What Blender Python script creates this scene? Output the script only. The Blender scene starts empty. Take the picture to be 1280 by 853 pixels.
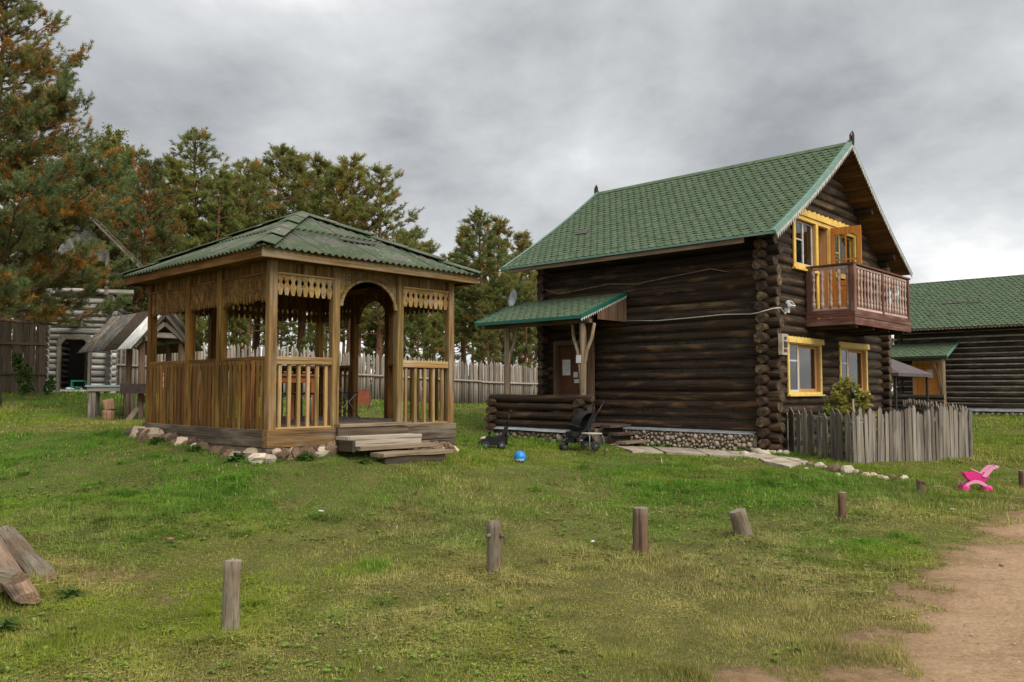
import bpy, math, random
import numpy as np
from mathutils import Vector, Matrix

random.seed(7); RNG = np.random.default_rng(7)
SC = bpy.context.scene
COL = SC.collection
R = math.radians

# ------------------------------------------------------------------ camera
EYE = 1.6; FPX = 1040.0; PITCH = 0.059
cam_d = bpy.data.cameras.new('camera'); cam = bpy.data.objects.new('camera', cam_d); COL.objects.link(cam)
cam_d.sensor_width = 36; cam_d.lens = FPX / 1280 * 36; cam_d.clip_start = .1; cam_d.clip_end = 2000
cam.location = (0, 0, EYE); cam.rotation_euler = (math.pi / 2 + PITCH, 0, 0)
SC.camera = cam
SC.render.resolution_x = 1024; SC.render.resolution_y = 682

# ------------------------------------------------------------------ world, sun, exposure
SUN_EL, SUN_AZ = R(48), R(140)            # azimuth clockwise from +Y: behind the camera, to the right
w = bpy.data.worlds.new('World'); SC.world = w; w.use_nodes = True
nt = w.node_tree; nt.nodes.clear()
def N(t, **k):
    n = nt.nodes.new(t)
    for a, b in k.items(): setattr(n, a, b)
    return n
L = lambda a, b: nt.links.new(a, b)
out = N('ShaderNodeOutputWorld'); bg = N('ShaderNodeBackground')
sky = N('ShaderNodeTexSky', sky_type='NISHITA'); sky.sun_disc = False
sky.sun_elevation = SUN_EL; sky.sun_rotation = SUN_AZ
tc = N('ShaderNodeTexCoord'); sep = N('ShaderNodeSeparateXYZ'); L(tc.outputs['Generated'], sep.inputs[0])
ab = N('ShaderNodeMath', operation='ABSOLUTE'); L(sep.outputs[2], ab.inputs[0])
ad = N('ShaderNodeMath', operation='ADD'); L(ab.outputs[0], ad.inputs[0]); ad.inputs[1].default_value = .30
dv = N('ShaderNodeVectorMath', operation='DIVIDE'); cb = N('ShaderNodeCombineXYZ')
for i in range(3): L(ad.outputs[0], cb.inputs[i])
L(tc.outputs['Generated'], dv.inputs[0]); L(cb.outputs[0], dv.inputs[1])
mp = N('ShaderNodeMapping'); L(dv.outputs[0], mp.inputs[0]); mp.inputs['Location'].default_value = (18.5, 3.2, 3.4)
mp.inputs['Scale'].default_value = (1.0, 1.0, .25)
nz = N('ShaderNodeTexNoise'); nz.inputs['Scale'].default_value = .95; nz.inputs['Detail'].default_value = 8
nz.inputs['Roughness'].default_value = .57; nz.inputs['Distortion'].default_value = .2; L(mp.outputs[0], nz.inputs['Vector'])
rp = N('ShaderNodeValToRGB'); L(nz.outputs['Fac'], rp.inputs[0])
e = rp.color_ramp.elements
e[0].position = .30; e[0].color = (.140, .144, .148, 1); e[1].position = .62; e[1].color = (.45, .45, .44, 1)
m = rp.color_ramp.elements.new(.5); m.color = (.290, .294, .295, 1)
sk = N('ShaderNodeVectorMath', operation='SCALE'); sk.inputs['Scale'].default_value = .06; L(sky.outputs[0], sk.inputs[0])
mx = N('ShaderNodeMix', data_type='RGBA'); mx.inputs['Factor'].default_value = .93
L(sk.outputs[0], mx.inputs['A']); L(rp.outputs[0], mx.inputs['B'])
L(mx.outputs['Result'], bg.inputs['Color']); bg.inputs['Strength'].default_value = 1.0; L(bg.outputs[0], out.inputs[0])
sun_d = bpy.data.lights.new('sun', 'SUN'); sun_d.energy = 1.5; sun_d.angle = R(55); sun_d.color = (1, .93, .82)
sun = bpy.data.objects.new('sun', sun_d); COL.objects.link(sun)
sd = Vector((math.sin(SUN_AZ) * math.cos(SUN_EL), math.cos(SUN_AZ) * math.cos(SUN_EL), math.sin(SUN_EL)))
sun.rotation_euler = sd.to_track_quat('Z', 'Y').to_euler(); sun.location = sd * 60
SC.view_settings.view_transform = 'Standard'; SC.view_settings.look = 'None'
SC.view_settings.exposure = 1.42; SC.view_settings.gamma = 1
SC.render.engine = 'CYCLES'; SC.cycles.max_bounces = 6; SC.cycles.transparent_max_bounces = 8
SC.cycles.use_denoising = True

# ------------------------------------------------------------------ materials
MATS = {}
def newmat(name):
    m = bpy.data.materials.new(name); m.use_nodes = True; MATS[name] = m
    return m, m.node_tree, m.node_tree.nodes['Principled BSDF']
def hsvmix(nt, colout, amount, rnd, hue=0.0):
    """vary value a little for each object"""
    mr = nt.nodes.new('ShaderNodeMapRange'); nt.links.new(rnd, mr.inputs[0])
    mr.inputs['To Min'].default_value = 1 - amount; mr.inputs['To Max'].default_value = 1 + amount
    h = nt.nodes.new('ShaderNodeHueSaturation'); nt.links.new(colout, h.inputs['Color']); nt.links.new(mr.outputs[0], h.inputs['Value'])
    if hue:
        m2 = nt.nodes.new('ShaderNodeMath'); m2.operation = 'MULTIPLY'; nt.links.new(rnd, m2.inputs[0]); m2.inputs[1].default_value = 7.31
        m3 = nt.nodes.new('ShaderNodeMath'); m3.operation = 'FRACT'; nt.links.new(m2.outputs[0], m3.inputs[0])
        m4 = nt.nodes.new('ShaderNodeMapRange'); nt.links.new(m3.outputs[0], m4.inputs[0])
        m4.inputs['To Min'].default_value = .5 - hue; m4.inputs['To Max'].default_value = .5 + hue
        nt.links.new(m4.outputs[0], h.inputs['Hue'])
    return h.outputs[0]
def wood(name, c0, c1, patch=None, grain=(28, 28, 1.3), var=.25, rough=.85, bump=.35, patch_scale=2.2, patch_lo=.48, patch_hi=.66, hue=.0, crack=.55):
    """long-grained timber; the grain runs along each piece's own Z"""
    m, nt, bs = newmat(name)
    n = nt.nodes; l = nt.links.new
    tc = n.new('ShaderNodeTexCoord'); oi = n.new('ShaderNodeObjectInfo')
    add = n.new('ShaderNodeVectorMath'); add.operation = 'ADD'
    sc = n.new('ShaderNodeMath'); sc.operation = 'MULTIPLY'; l(oi.outputs['Random'], sc.inputs[0]); sc.inputs[1].default_value = 37.0
    l(tc.outputs['Object'], add.inputs[0]); l(sc.outputs[0], add.inputs[1])
    mp = n.new('ShaderNodeMapping'); mp.inputs['Scale'].default_value = grain; l(add.outputs[0], mp.inputs[0])
    nz = n.new('ShaderNodeTexNoise'); nz.inputs['Scale'].default_value = 1; nz.inputs['Detail'].default_value = 6; nz.inputs['Roughness'].default_value = .65
    l(mp.outputs[0], nz.inputs['Vector'])
    rp = n.new('ShaderNodeValToRGB'); rp.color_ramp.elements[0].position = .3; rp.color_ramp.elements[1].position = .72
    rp.color_ramp.elements[0].color = (*c0, 1); rp.color_ramp.elements[1].color = (*c1, 1); l(nz.outputs['Fac'], rp.inputs[0])
    col = rp.outputs[0]
    if patch:
        mp2 = n.new('ShaderNodeMapping'); mp2.inputs['Scale'].default_value = (patch_scale * 2.5, patch_scale * 2.5, patch_scale * .6); l(add.outputs[0], mp2.inputs[0])
        n2 = n.new('ShaderNodeTexNoise'); n2.inputs['Scale'].default_value = 1; n2.inputs['Detail'].default_value = 4; l(mp2.outputs[0], n2.inputs['Vector'])
        mr = n.new('ShaderNodeMapRange'); mr.inputs['From Min'].default_value = patch_lo; mr.inputs['From Max'].default_value = patch_hi; l(n2.outputs['Fac'], mr.inputs[0])
        mm = n.new('ShaderNodeMath'); mm.operation = 'MULTIPLY'; l(mr.outputs[0], mm.inputs[0]); l(nz.outputs['Fac'], mm.inputs[1])
        m3 = n.new('ShaderNodeMath'); m3.operation = 'MULTIPLY'; m3.use_clamp = True; l(mm.outputs[0], m3.inputs[0]); m3.inputs[1].default_value = 1.7
        mx = n.new('ShaderNodeMix'); mx.data_type = 'RGBA'; l(m3.outputs[0], mx.inputs['Factor']); l(col, mx.inputs['A']); mx.inputs['B'].default_value = (*patch, 1)
        col = mx.outputs['Result']
    if crack:
        mp3 = n.new('ShaderNodeMapping'); mp3.inputs['Scale'].default_value = (grain[0] * .9, grain[1] * .9, grain[2] * .35); l(add.outputs[0], mp3.inputs[0])
        vo = n.new('ShaderNodeTexNoise'); vo.inputs['Scale'].default_value = 1.3; vo.inputs['Detail'].default_value = 3; l(mp3.outputs[0], vo.inputs['Vector'])
        mr = n.new('ShaderNodeMapRange'); mr.inputs['From Min'].default_value = .36; mr.inputs['From Max'].default_value = .41; l(vo.outputs['Fac'], mr.inputs[0])
        mr.inputs['To Min'].default_value = 1 - crack; mr.inputs['To Max'].default_value = 1
        mu = n.new('ShaderNodeVectorMath'); mu.operation = 'SCALE'; l(col, mu.inputs[0]); l(mr.outputs[0], mu.inputs['Scale'])
        col = mu.outputs[0]
    col = hsvmix(nt, col, var, oi.outputs['Random'], hue)
    l(col, bs.inputs['Base Color']); bs.inputs['Roughness'].default_value = rough; bs.inputs['Specular IOR Level'].default_value = .25
    bp = n.new('ShaderNodeBump'); bp.inputs['Strength'].default_value = bump; bp.inputs['Distance'].default_value = .012
    l(nz.outputs['Fac'], bp.inputs['Height']); l(bp.outputs[0], bs.inputs['Normal'])
    return m
def plain(name, c, rough=.6, c2=None, scale=9, var=.12, spec=.4, metal=0, bump=0, detail=4):
    m, nt, bs = newmat(name); n = nt.nodes; l = nt.links.new
    tc = n.new('ShaderNodeTexCoord'); oi = n.new('ShaderNodeObjectInfo')
    nz = n.new('ShaderNodeTexNoise'); nz.inputs['Scale'].default_value = scale; nz.inputs['Detail'].default_value = detail; l(tc.outputs['Object'], nz.inputs['Vector'])
    rp = n.new('ShaderNodeValToRGB'); rp.color_ramp.elements[0].position = .35; rp.color_ramp.elements[1].position = .65
    c2 = c2 or tuple(x * .8 for x in c)
    rp.color_ramp.elements[0].color = (*c2, 1); rp.color_ramp.elements[1].color = (*c, 1); l(nz.outputs['Fac'], rp.inputs[0])
    l(hsvmix(nt, rp.outputs[0], var, oi.outputs['Random']), bs.inputs['Base Color'])
    bs.inputs['Roughness'].default_value = rough; bs.inputs['Specular IOR Level'].default_value = spec; bs.inputs['Metallic'].default_value = metal
    if bump:
        bp = n.new('ShaderNodeBump'); bp.inputs['Strength'].default_value = bump; bp.inputs['Distance'].default_value = .02; l(nz.outputs['Fac'], bp.inputs['Height']); l(bp.outputs[0], bs.inputs['Normal'])
    return m
def leafy(name, trans=.3, rough=.6, var=0.0):
    """colour comes from the mesh's own per-leaf colour"""
    m, nt, bs = newmat(name); n = nt.nodes; l = nt.links.new
    at = n.new('ShaderNodeAttribute'); at.attribute_name = 'Col'
    col = at.outputs['Color']
    if var:
        oi = n.new('ShaderNodeObjectInfo'); col = hsvmix(nt, col, var, oi.outputs['Random'], .02)
    l(col, bs.inputs['Base Color']); bs.inputs['Roughness'].default_value = rough; bs.inputs['Specular IOR Level'].default_value = .2
    tr = n.new('ShaderNodeBsdfTranslucent'); l(col, tr.inputs['Color'])
    ms = n.new('ShaderNodeMixShader'); ms.inputs[0].default_value = trans
    l(bs.outputs[0], ms.inputs[1]); l(tr.outputs[0], ms.inputs[2]); l(ms.outputs[0], n['Material Output'].inputs['Surface'])
    return m
def glass(name):
    m, nt, bs = newmat(name); n = nt.nodes; l = nt.links.new
    n.remove(bs); tr = n.new('ShaderNodeBsdfTransparent'); tr.inputs[0].default_value = (.82, .86, .86, 1)
    gl = n.new('ShaderNodeBsdfGlossy'); gl.inputs['Roughness'].default_value = .02
    fr = n.new('ShaderNodeFresnel'); fr.inputs['IOR'].default_value = 2.0
    ms = n.new('ShaderNodeMixShader'); l(fr.outputs[0], ms.inputs[0]); l(tr.outputs[0], ms.inputs[1]); l(gl.outputs[0], ms.inputs[2])
    l(ms.outputs[0], n['Material Output'].inputs['Surface'])
    return m

wood('log', (.010, .0065, .004), (.060, .037, .021), patch=(.15, .086, .042), grain=(24, 24, .8), var=.38, patch_lo=.52, patch_hi=.72, bump=.5, hue=.012)
wood('log_end', (.014, .010, .007), (.10, .066, .040), patch=(.17, .115, .065), grain=(30, 30, 30), var=.5, patch_scale=4, bump=.5)
wood('log_far', (.012, .009, .006), (.052, .035, .024), patch=(.10, .07, .048), grain=(18, 18, .7), var=.3)
plain('moss', (.035, .026, .018), .95, (.012, .009, .007), 14)
plain('chink_far', (.42, .38, .33), .95, (.25, .22, .19), 5)
wood('log_grey', (.13, .12, .11), (.42, .40, .37), patch=(.54, .52, .49), grain=(20, 20, .8), var=.22)
wood('log_grey_end', (.02, .018, .016), (.10, .09, .08), grain=(30, 30, 30), var=.3)
wood('ochre', (.044, .019, .004), (.200, .092, .014), patch=(.24, .125, .030), var=.26, hue=.012)
wood('ochre_grey', (.080, .046, .016), (.28, .175, .066), patch=(.25, .195, .12), var=.2, hue=.01)
wood('ochre_pale', (.18, .105, .036), (.44, .285, .105), patch=(.38, .30, .18), var=.22, hue=.012)
wood('base_beam', (.036, .026, .018), (.135, .098, .064), patch=(.19, .155, .115), var=.2)
wood('step_pale', (.24, .20, .15), (.50, .44, .36), patch=(.40, .35, .29), var=.1)
wood('step_worn', (.12, .09, .06), (.34, .26, .18), patch=(.12, .085, .06), var=.15)
wood('deck', (.045, .03, .024), (.12, .085, .068), patch=(.16, .13, .11), var=.2)
wood('picket_grey', (.085, .073, .060), (.31, .275, .235), patch=(.20, .165, .125), var=.36, hue=.012)
wood('picket_dark', (.055, .046, .038), (.20, .17, .14), patch=(.26, .23, .195), var=.25)
wood('palisade', (.15, .13, .108), (.38, .335, .285), patch=(.24, .195, .15), grain=(26, 26, 1.0), var=.22)
wood('plank_dark', (.032, .024, .017), (.10, .075, .05), var=.3)
wood('post_old', (.085, .070, .050), (.28, .235, .172), patch=(.13, .085, .05), grain=(70, 70, 5), var=.2, bump=.8)
wood('post_top', (.12, .10, .08), (.30, .26, .21), grain=(60, 60, 60), var=.15)
wood('post_brown', (.06, .036, .022), (.19, .115, .068), patch=(.15, .12, .09), var=.15)
wood('post_branch', (.15, .11, .07), (.36, .28, .19), patch=(.25, .15, .08), var=.15)
wood('balcony', (.075, .030, .021), (.185, .082, .058), patch=(.22, .13, .10), var=.16)
wood('baluster', (.36, .25, .21), (.60, .47, .42), patch=(.40, .24, .19), var=.12)
wood('soffit', (.10, .050, .018), (.26, .135, .050), patch=(.10, .055, .026), var=.25)
wood('eave_board', (.13, .092, .06), (.32, .24, .165), patch=(.13, .075, .045), var=.15)
wood('door_brown', (.065, .028, .014), (.15, .068, .034), var=.1, crack=.2)
wood('door_orange', (.34, .12, .022), (.60, .25, .05), var=.1, crack=.15)
wood('table_orange', (.30, .095, .03), (.50, .18, .06), var=.12, crack=.1)
wood('sash', (.36, .18, .07), (.58, .34, .15), var=.1, crack=.1)
wood('firewood', (.10, .062, .038), (.36, .24, .155), patch=(.13, .10, .08), grain=(60, 60, 4), var=.22, bump=.9)
wood('bark', (.05, .035, .026), (.20, .15, .115), patch=(.27, .13, .065), grain=(14, 14, 5), var=.2, bump=1)
wood('bark_red', (.12, .058, .030), (.33, .165, .085), patch=(.10, .07, .055), grain=(14, 14, 5), var=.2, bump=1)
wood('birch_bark', (.25, .23, .20), (.6, .58, .54), patch=(.05, .045, .04), grain=(5, 5, 14), var=.1)
wood('brick_stump', (.15, .085, .05), (.38, .235, .145), var=.2)
plain('yellow', (.76, .50, .10), .5, (.62, .39, .075), 6, var=.04)
plain('yellow_pale', (.74, .54, .14), .6, (.58, .41, .10), 14, var=.04)
plain('white_paint', (.62, .62, .60), .5, (.45, .45, .44), 12)
plain('curtain', (.55, .55, .54), .9, (.34, .34, .34), 5)
plain('room_gloom', (.012, .011, .010), .9)  # near-black colour that paints in the shade of the unlit rooms
plain('shingle', (.092, .152, .084), .9, (.066, .115, .062), 25, var=.16, bump=.3)
plain('shingle_dark', (.030, .050, .034), .95, (.020, .034, .024), 25)
plain('shingle_patch', (.085, .075, .070), .9, (.05, .045, .042), 12)
plain('teal_trim', (.15, .26, .215), .55, (.11, .20, .165), 8)
plain('teal_deep', (.012, .125, .098), .5, (.010, .09, .072), 8)
plain('lace', (.50, .50, .47), .7, (.30, .29, .27), 10)
plain('concrete', (.45, .39, .31), .9, (.24, .20, .15), 5, bump=.6, detail=9)
plain('zinc', (.46, .50, .54), .45, (.30, .33, .36), 5, metal=.3)
plain('stone', (.62, .49, .36), .85, (.38, .29, .205), 12, var=.38, bump=.5)
plain('stone_pale', (.56, .48, .38), .85, (.32, .27, .21), 10, var=.25, bump=.5)
plain('stone_earth', (.22, .145, .090), .9, (.07, .046, .030), 10, var=.4, bump=.8)
plain('mortar', (.24, .19, .145), .95, (.09, .072, .055), 9)
plain('black_plastic', (.005, .005, .006), .4, var=.1)
plain('black_fabric', (.004, .004, .005), .85, (.010, .010, .012), 20)
plain('tyre', (.02, .02, .021), .8)
plain('chrome', (.55, .56, .58), .3, metal=.8)
plain('tube_grey', (.20, .215, .23), .4, metal=.5)
plain('seat_tan', (.42, .37, .29), .6)
plain('pink', (.80, .035, .28), .4, (.72, .03, .24), 5, var=.02)
plain('pink_pale', (.82, .36, .53), .45, (.76, .31, .48), 5, var=.02)
plain('ball_blue', (.012, .24, .62), .35, (.010, .19, .54), 4, var=.02)
plain('white', (.75, .75, .75), .5, var=.03)
plain('red', (.58, .05, .06), .5)
plain('orange_red', (.24, .060, .026), .6)
plain('green_plastic', (.02, .30, .20), .5)
plain('pavilion_cloth', (.095, .075, .078), .8, (.07, .055, .058), 3)
plain('pavilion_metal', (.03, .032, .035), .5)
plain('rust', (.022, .015, .012), .8, (.045, .028, .02), 12)
plain('tile_blue', (.20, .30, .32), .6)
plain('paper', (.70, .70, .67), .8, var=.05)
plain('cable', (.55, .54, .50), .6)
plain('litter', (.6, .58, .55), .8)
glass('glass')
leafy('needles', .44, .6, .12); leafy('leaves', .4, .5, .1); leafy('grass', .3, .6)

def corrugated(name):
    m, nt, bs = newmat(name); n = nt.nodes; l = nt.links.new
    tc = n.new('ShaderNodeTexCoord'); oi = n.new('ShaderNodeObjectInfo')
    nz = n.new('ShaderNodeTexNoise'); nz.inputs['Scale'].default_value = 1.6; nz.inputs['Detail'].default_value = 8; nz.inputs['Roughness'].default_value = .65; l(tc.outputs['Object'], nz.inputs['Vector'])
    rp = n.new('ShaderNodeValToRGB'); l(nz.outputs['Fac'], rp.inputs[0])
    e = rp.color_ramp.elements; e[0].position = .34; e[0].color = (.110, .100, .090, 1); e[1].position = .52; e[1].color = (.062, .086, .050, 1)
    x = e.new(.44); x.color = (.112, .120, .092, 1); x = e.new(.68); x.color = (.092, .115, .072, 1)
    n2 = n.new('ShaderNodeTexNoise'); n2.inputs['Scale'].default_value = 14; n2.inputs['Detail'].default_value = 3; l(tc.outputs['Object'], n2.inputs['Vector'])
    mr = n.new('ShaderNodeMapRange'); mr.inputs['From Min'].default_value = .64; mr.inputs['From Max'].default_value = .70; l(n2.outputs['Fac'], mr.inputs[0])
    mx = n.new('ShaderNodeMix'); mx.data_type = 'RGBA'; l(mr.outputs[0], mx.inputs['Factor']); l(rp.outputs[0], mx.inputs['A']); mx.inputs['B'].default_value = (.22, .22, .19, 1)
    l(hsvmix(nt, mx.outputs['Result'], .12, oi.outputs['Random']), bs.inputs['Base Color']); bs.inputs['Roughness'].default_value = .85; bs.inputs['Specular IOR Level'].default_value = .2
    return m
corrugated('corrugated_green')
plain('corrugated_grey', (.16, .15, .135), .85, (.07, .064, .056), 5, var=.35)
plain('corrugated_white', (.58, .58, .56), .7, (.42, .42, .40), 6)

def ground_mat():
    m, nt, bs = newmat('ground'); n = nt.nodes; l = nt.links.new
    tc = n.new('ShaderNodeTexCoord')
    def noise(s, d=6, r=.6):
        z = n.new('ShaderNodeTexNoise'); z.inputs['Scale'].default_value = s; z.inputs['Detail'].default_value = d; z.inputs['Roughness'].default_value = r
        l(tc.outputs['Object'], z.inputs['Vector']); return z.outputs['Fac']
    def ramp(src, *st):
        r = n.new('ShaderNodeValToRGB'); l(src, r.inputs[0]); e = r.color_ramp.elements
        e[0].position, e[0].color = st[0][0], (*st[0][1], 1); e[1].position, e[1].color = st[-1][0], (*st[-1][1], 1)
        for p, c in st[1:-1]: e.new(p).color = (*c, 1)
        return r.outputs[0]
    g = ramp(noise(.9, 8, .7), (.32, (.050, .058, .014)), (.5, (.088, .098, .022)), (.68, (.155, .130, .045)))
    s = ramp(noise(26, 6, .7), (.35, (.036, .032, .014)), (.65, (.20, .175, .065)))
    mx = n.new('ShaderNodeMix'); mx.data_type = 'RGBA'; mx.inputs['Factor'].default_value = .5; l(g, mx.inputs['A']); l(s, mx.inputs['B'])
    sa = ramp(noise(1.3, 12, .70), (.32, (.17, .105, .058)), (.45, (.30, .195, .112)), (.58, (.38, .26, .155)), (.72, (.24, .175, .085))); sb_ = ramp(noise(24, 7, .78), (.36, (.17, .105, .058)), (.62, (.46, .325, .205)))
    sm = n.new('ShaderNodeMix'); sm.data_type = 'RGBA'; sm.inputs['Factor'].default_value = .45; l(sa, sm.inputs['A']); l(sb_, sm.inputs['B']); soil = sm.outputs['Result']
    ah = n.new('ShaderNodeAttribute'); ah.attribute_name = 'dirt'; hr = n.new('ShaderNodeMapRange'); hr.inputs['From Min'].default_value = .50; hr.inputs['From Max'].default_value = .95; l(ah.outputs['Fac'], hr.inputs[0])
    hm = n.new('ShaderNodeMix'); hm.data_type = 'RGBA'; l(hr.outputs[0], hm.inputs['Factor']); l(ramp(noise(9, 8, .75), (.32, (.070, .044, .024)), (.66, (.26, .17, .095))), hm.inputs['A']); l(soil, hm.inputs['B']); soil = hm.outputs['Result']
    at = n.new('ShaderNodeAttribute'); at.attribute_name = 'dirt'
    ns = noise(3.2, 8, .75)
    a1 = n.new('ShaderNodeMath'); a1.operation = 'ADD'; l(at.outputs['Fac'], a1.inputs[0]); l(ns, a1.inputs[1])
    mr = n.new('ShaderNodeMapRange'); mr.inputs['From Min'].default_value = .92; mr.inputs['From Max'].default_value = 1.08; l(a1.outputs[0], mr.inputs[0])
    m2 = n.new('ShaderNodeMix'); m2.data_type = 'RGBA'; l(mr.outputs[0], m2.inputs['Factor']); l(mx.outputs['Result'], m2.inputs['A']); l(soil, m2.inputs['B'])
    l(m2.outputs['Result'], bs.inputs['Base Color']); bs.inputs['Roughness'].default_value = .95; bs.inputs['Specular IOR Level'].default_value = .1
    bp = n.new('ShaderNodeBump'); bp.inputs['Strength'].default_value = .8; bp.inputs['Distance'].default_value = .03; l(noise(22, 6, .7), bp.inputs['Height']); l(bp.outputs[0], bs.inputs['Normal'])
    # the track itself: trodden sandy soil
    m, nt, bs = newmat('track'); n = nt.nodes; l = nt.links.new
    tc = n.new('ShaderNodeTexCoord')
    a = ramp(noise(1.3, 12, .70), (.32, (.17, .105, .058)), (.45, (.30, .195, .112)), (.58, (.38, .26, .155)), (.72, (.24, .175, .085)))
    b = ramp(noise(24, 7, .78), (.36, (.17, .105, .058)), (.62, (.46, .325, .205)))
    mx = n.new('ShaderNodeMix'); mx.data_type = 'RGBA'; mx.inputs['Factor'].default_value = .45; l(a, mx.inputs['A']); l(b, mx.inputs['B'])
    l(mx.outputs['Result'], bs.inputs['Base Color']); bs.inputs['Roughness'].default_value = .95; bs.inputs['Specular IOR Level'].default_value = .1
    bp = n.new('ShaderNodeBump'); bp.inputs['Strength'].default_value = .8; bp.inputs['Distance'].default_value = .03; l(noise(22, 6, .7), bp.inputs['Height']); l(bp.outputs[0], bs.inputs['Normal'])
ground_mat()

# ------------------------------------------------------------------ object helpers
WM = {}; FR = [Matrix.Identity(4)]
def M(name): return MATS[name]
def link(o, parent=None, mw=None):
    COL.objects.link(o); mw = mw if mw is not None else Matrix.Identity(4)
    if parent is not None:
        o.parent = parent; o.matrix_parent_inverse = WM[parent.name].inverted()
    o.matrix_basis = mw; WM[o.name] = mw.copy()
    return o
def tag(o, label=None, cat=None, group=None, kind=None):
    if label: o['label'] = label
    if cat: o['category'] = cat
    if group: o['group'] = group
    if kind: o['kind'] = kind
    return o
def thing(name, loc, rz, label, cat, group=None):
    """an Empty at the thing's base; pieces are then given in its frame (x along, y back, z = world height)"""
    o = bpy.data.objects.new(name, None); o.empty_display_size = .2
    mw = Matrix.Translation(Vector(loc)) @ Matrix.Rotation(rz, 4, 'Z'); link(o, None, mw)
    FR[0] = Matrix.Translation(Vector((loc[0], loc[1], 0))) @ Matrix.Rotation(rz, 4, 'Z')
    return tag(o, label, cat, group)
def mesh(V, F, mats, mi=None, smooth=False, name='mesh'):
    me = bpy.data.meshes.new(name); me.from_pydata([tuple(v) for v in V], [], [tuple(f) for f in F])
    for m in (mats if isinstance(mats, (list, tuple)) else [mats]): me.materials.append(M(m))
    if mi is not None: me.polygons.foreach_set('material_index', mi)
    if smooth is not False:
        me.polygons.foreach_set('use_smooth', [bool(smooth)] * len(F) if smooth is True else smooth)
    me.update(); return me
def obj(name, me, parent=None, mw=None):
    return link(bpy.data.objects.new(name, me), parent, FR[0] @ (mw if mw is not None else Matrix.Identity(4)))
def axes(p0, p1, up):
    z = (Vector(p1) - Vector(p0)); Ln = z.length; z.normalize(); up = Vector(up)
    y = up - z * up.dot(z)
    if y.length < 1e-4: y = Vector((1, 0, 0)) - z * z.x
    if y.length < 1e-4: y = Vector((0, 1, 0)) - z * z.y
    y.normalize(); x = y.cross(z)
    mw = Matrix((x, y, z)).transposed().to_4x4(); mw.translation = Vector(p0)
    return mw, Ln
def prism(prof, Ln, scales=None):
    """profile swept along z; scales = [(t, sx, sy, dx, dy)]"""
    scales = scales or [(0, 1, 1, 0, 0), (1, 1, 1, 0, 0)]
    n = len(prof); V = []; F = []
    for t, sx, sy, dx, dy in scales: V += [(x * sx + dx, y * sy + dy, t * Ln) for x, y in prof]
    for k in range(len(scales) - 1):
        for i in range(n):
            j = (i + 1) % n; F.append((k * n + i, k * n + j, (k + 1) * n + j, (k + 1) * n + i))
    F.append(tuple(range(n - 1, -1, -1))); F.append(tuple(range((len(scales) - 1) * n, len(scales) * n)))
    return V, F
def rect(w, t, c=0):
    a, b = w / 2, t / 2
    if not c: return [(-a, -b), (a, -b), (a, b), (-a, b)]
    return [(-a + c, -b), (a - c, -b), (a, -b + c), (a, b - c), (a - c, b), (-a + c, b), (-a, b - c), (-a, -b + c)]
def bar(name, p0, p1, w, t, mat, parent, up=(0, 0, 1), c=.006, wob=0):
    """a sawn piece: w across, t along `up`"""
    mw, Ln = axes(p0, p1, up); rg = None
    if wob:
        rg = [(k / 3, 1, 1, random.uniform(-wob, wob) if 0 < k < 3 else 0, random.uniform(-wob, wob) if 0 < k < 3 else 0) for k in range(4)]
    V, F = prism(rect(w, t, min(c, w * .3, t * .3)), Ln, rg)
    return obj(name, mesh(V, F, mat), parent, mw)
def ngon(n, r, ph=0): return [(r * math.cos(2 * math.pi * i / n + ph), r * math.sin(2 * math.pi * i / n + ph)) for i in range(n)]
def log(name, p0, p1, r, parent, mat='log', end='log_end', n=12, rings=6, taper=.06, jit=.035, bend=.012, up=(0, 0, 1)):
    mw, Ln = axes(p0, p1, up); s = random.choice((-1, 1)); sc = []; bx, by = random.uniform(-bend, bend), random.uniform(-bend, bend)
    for k in range(rings):
        t = k / (rings - 1); q = (1 + s * taper * (t - .5)) * (1 + random.uniform(-jit, jit))
        sc.append((t, q, q, bx * math.sin(t * math.pi), by * math.sin(t * math.pi)))
    # a slight chamfer at each cut end
    e = min(.02, Ln * .1) / Ln
    sc = [(0, sc[0][1] * .93, sc[0][2] * .93, 0, 0), (e, *sc[0][1:3], 0, 0)] + sc[1:-1] + [(1 - e, *sc[-1][1:3], 0, 0), (1, sc[-1][1] * .93, sc[-1][2] * .93, 0, 0)]
    pr = [(x * random.uniform(.95, 1.05), y * random.uniform(.95, 1.05)) for x, y in ngon(n, r)]
    V, F = prism(pr, Ln, sc)
    return obj(name, mesh(V, F, [mat, end], [0] * (len(F) - 2) + [1, 1], [True] * (len(F) - 2) + [False] * 2), parent, mw)
def tube_pts(pts, r, n=6, closed=False):
    V = []; F = []; pts = [Vector(p) for p in pts]; m = len(pts); rr = r if isinstance(r, (list, tuple)) else [r] * m
    for k, p in enumerate(pts):
        d = (pts[min(k + 1, m - 1)] - pts[max(k - 1, 0)]).normalized()
        a = d.cross(Vector((0, 0, 1))); a = a if a.length > .05 else d.cross(Vector((1, 0, 0))); a.normalize(); b = d.cross(a)
        V += [tuple(p + (a * math.cos(2 * math.pi * i / n) + b * math.sin(2 * math.pi * i / n)) * rr[k]) for i in range(n)]
    for k in range(m - 1):
        for i in range(n): j = (i + 1) % n; F.append((k * n + i, k * n + j, (k + 1) * n + j, (k + 1) * n + i))
    F.append(tuple(range(n - 1, -1, -1))); F.append(tuple(range((m - 1) * n, m * n)))
    return V, F
def tube(name, pts, r, mat, parent=None, n=6):
    V, F = tube_pts(pts, r, n); return obj(name, mesh(V, F, mat, smooth=True), parent)
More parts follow.
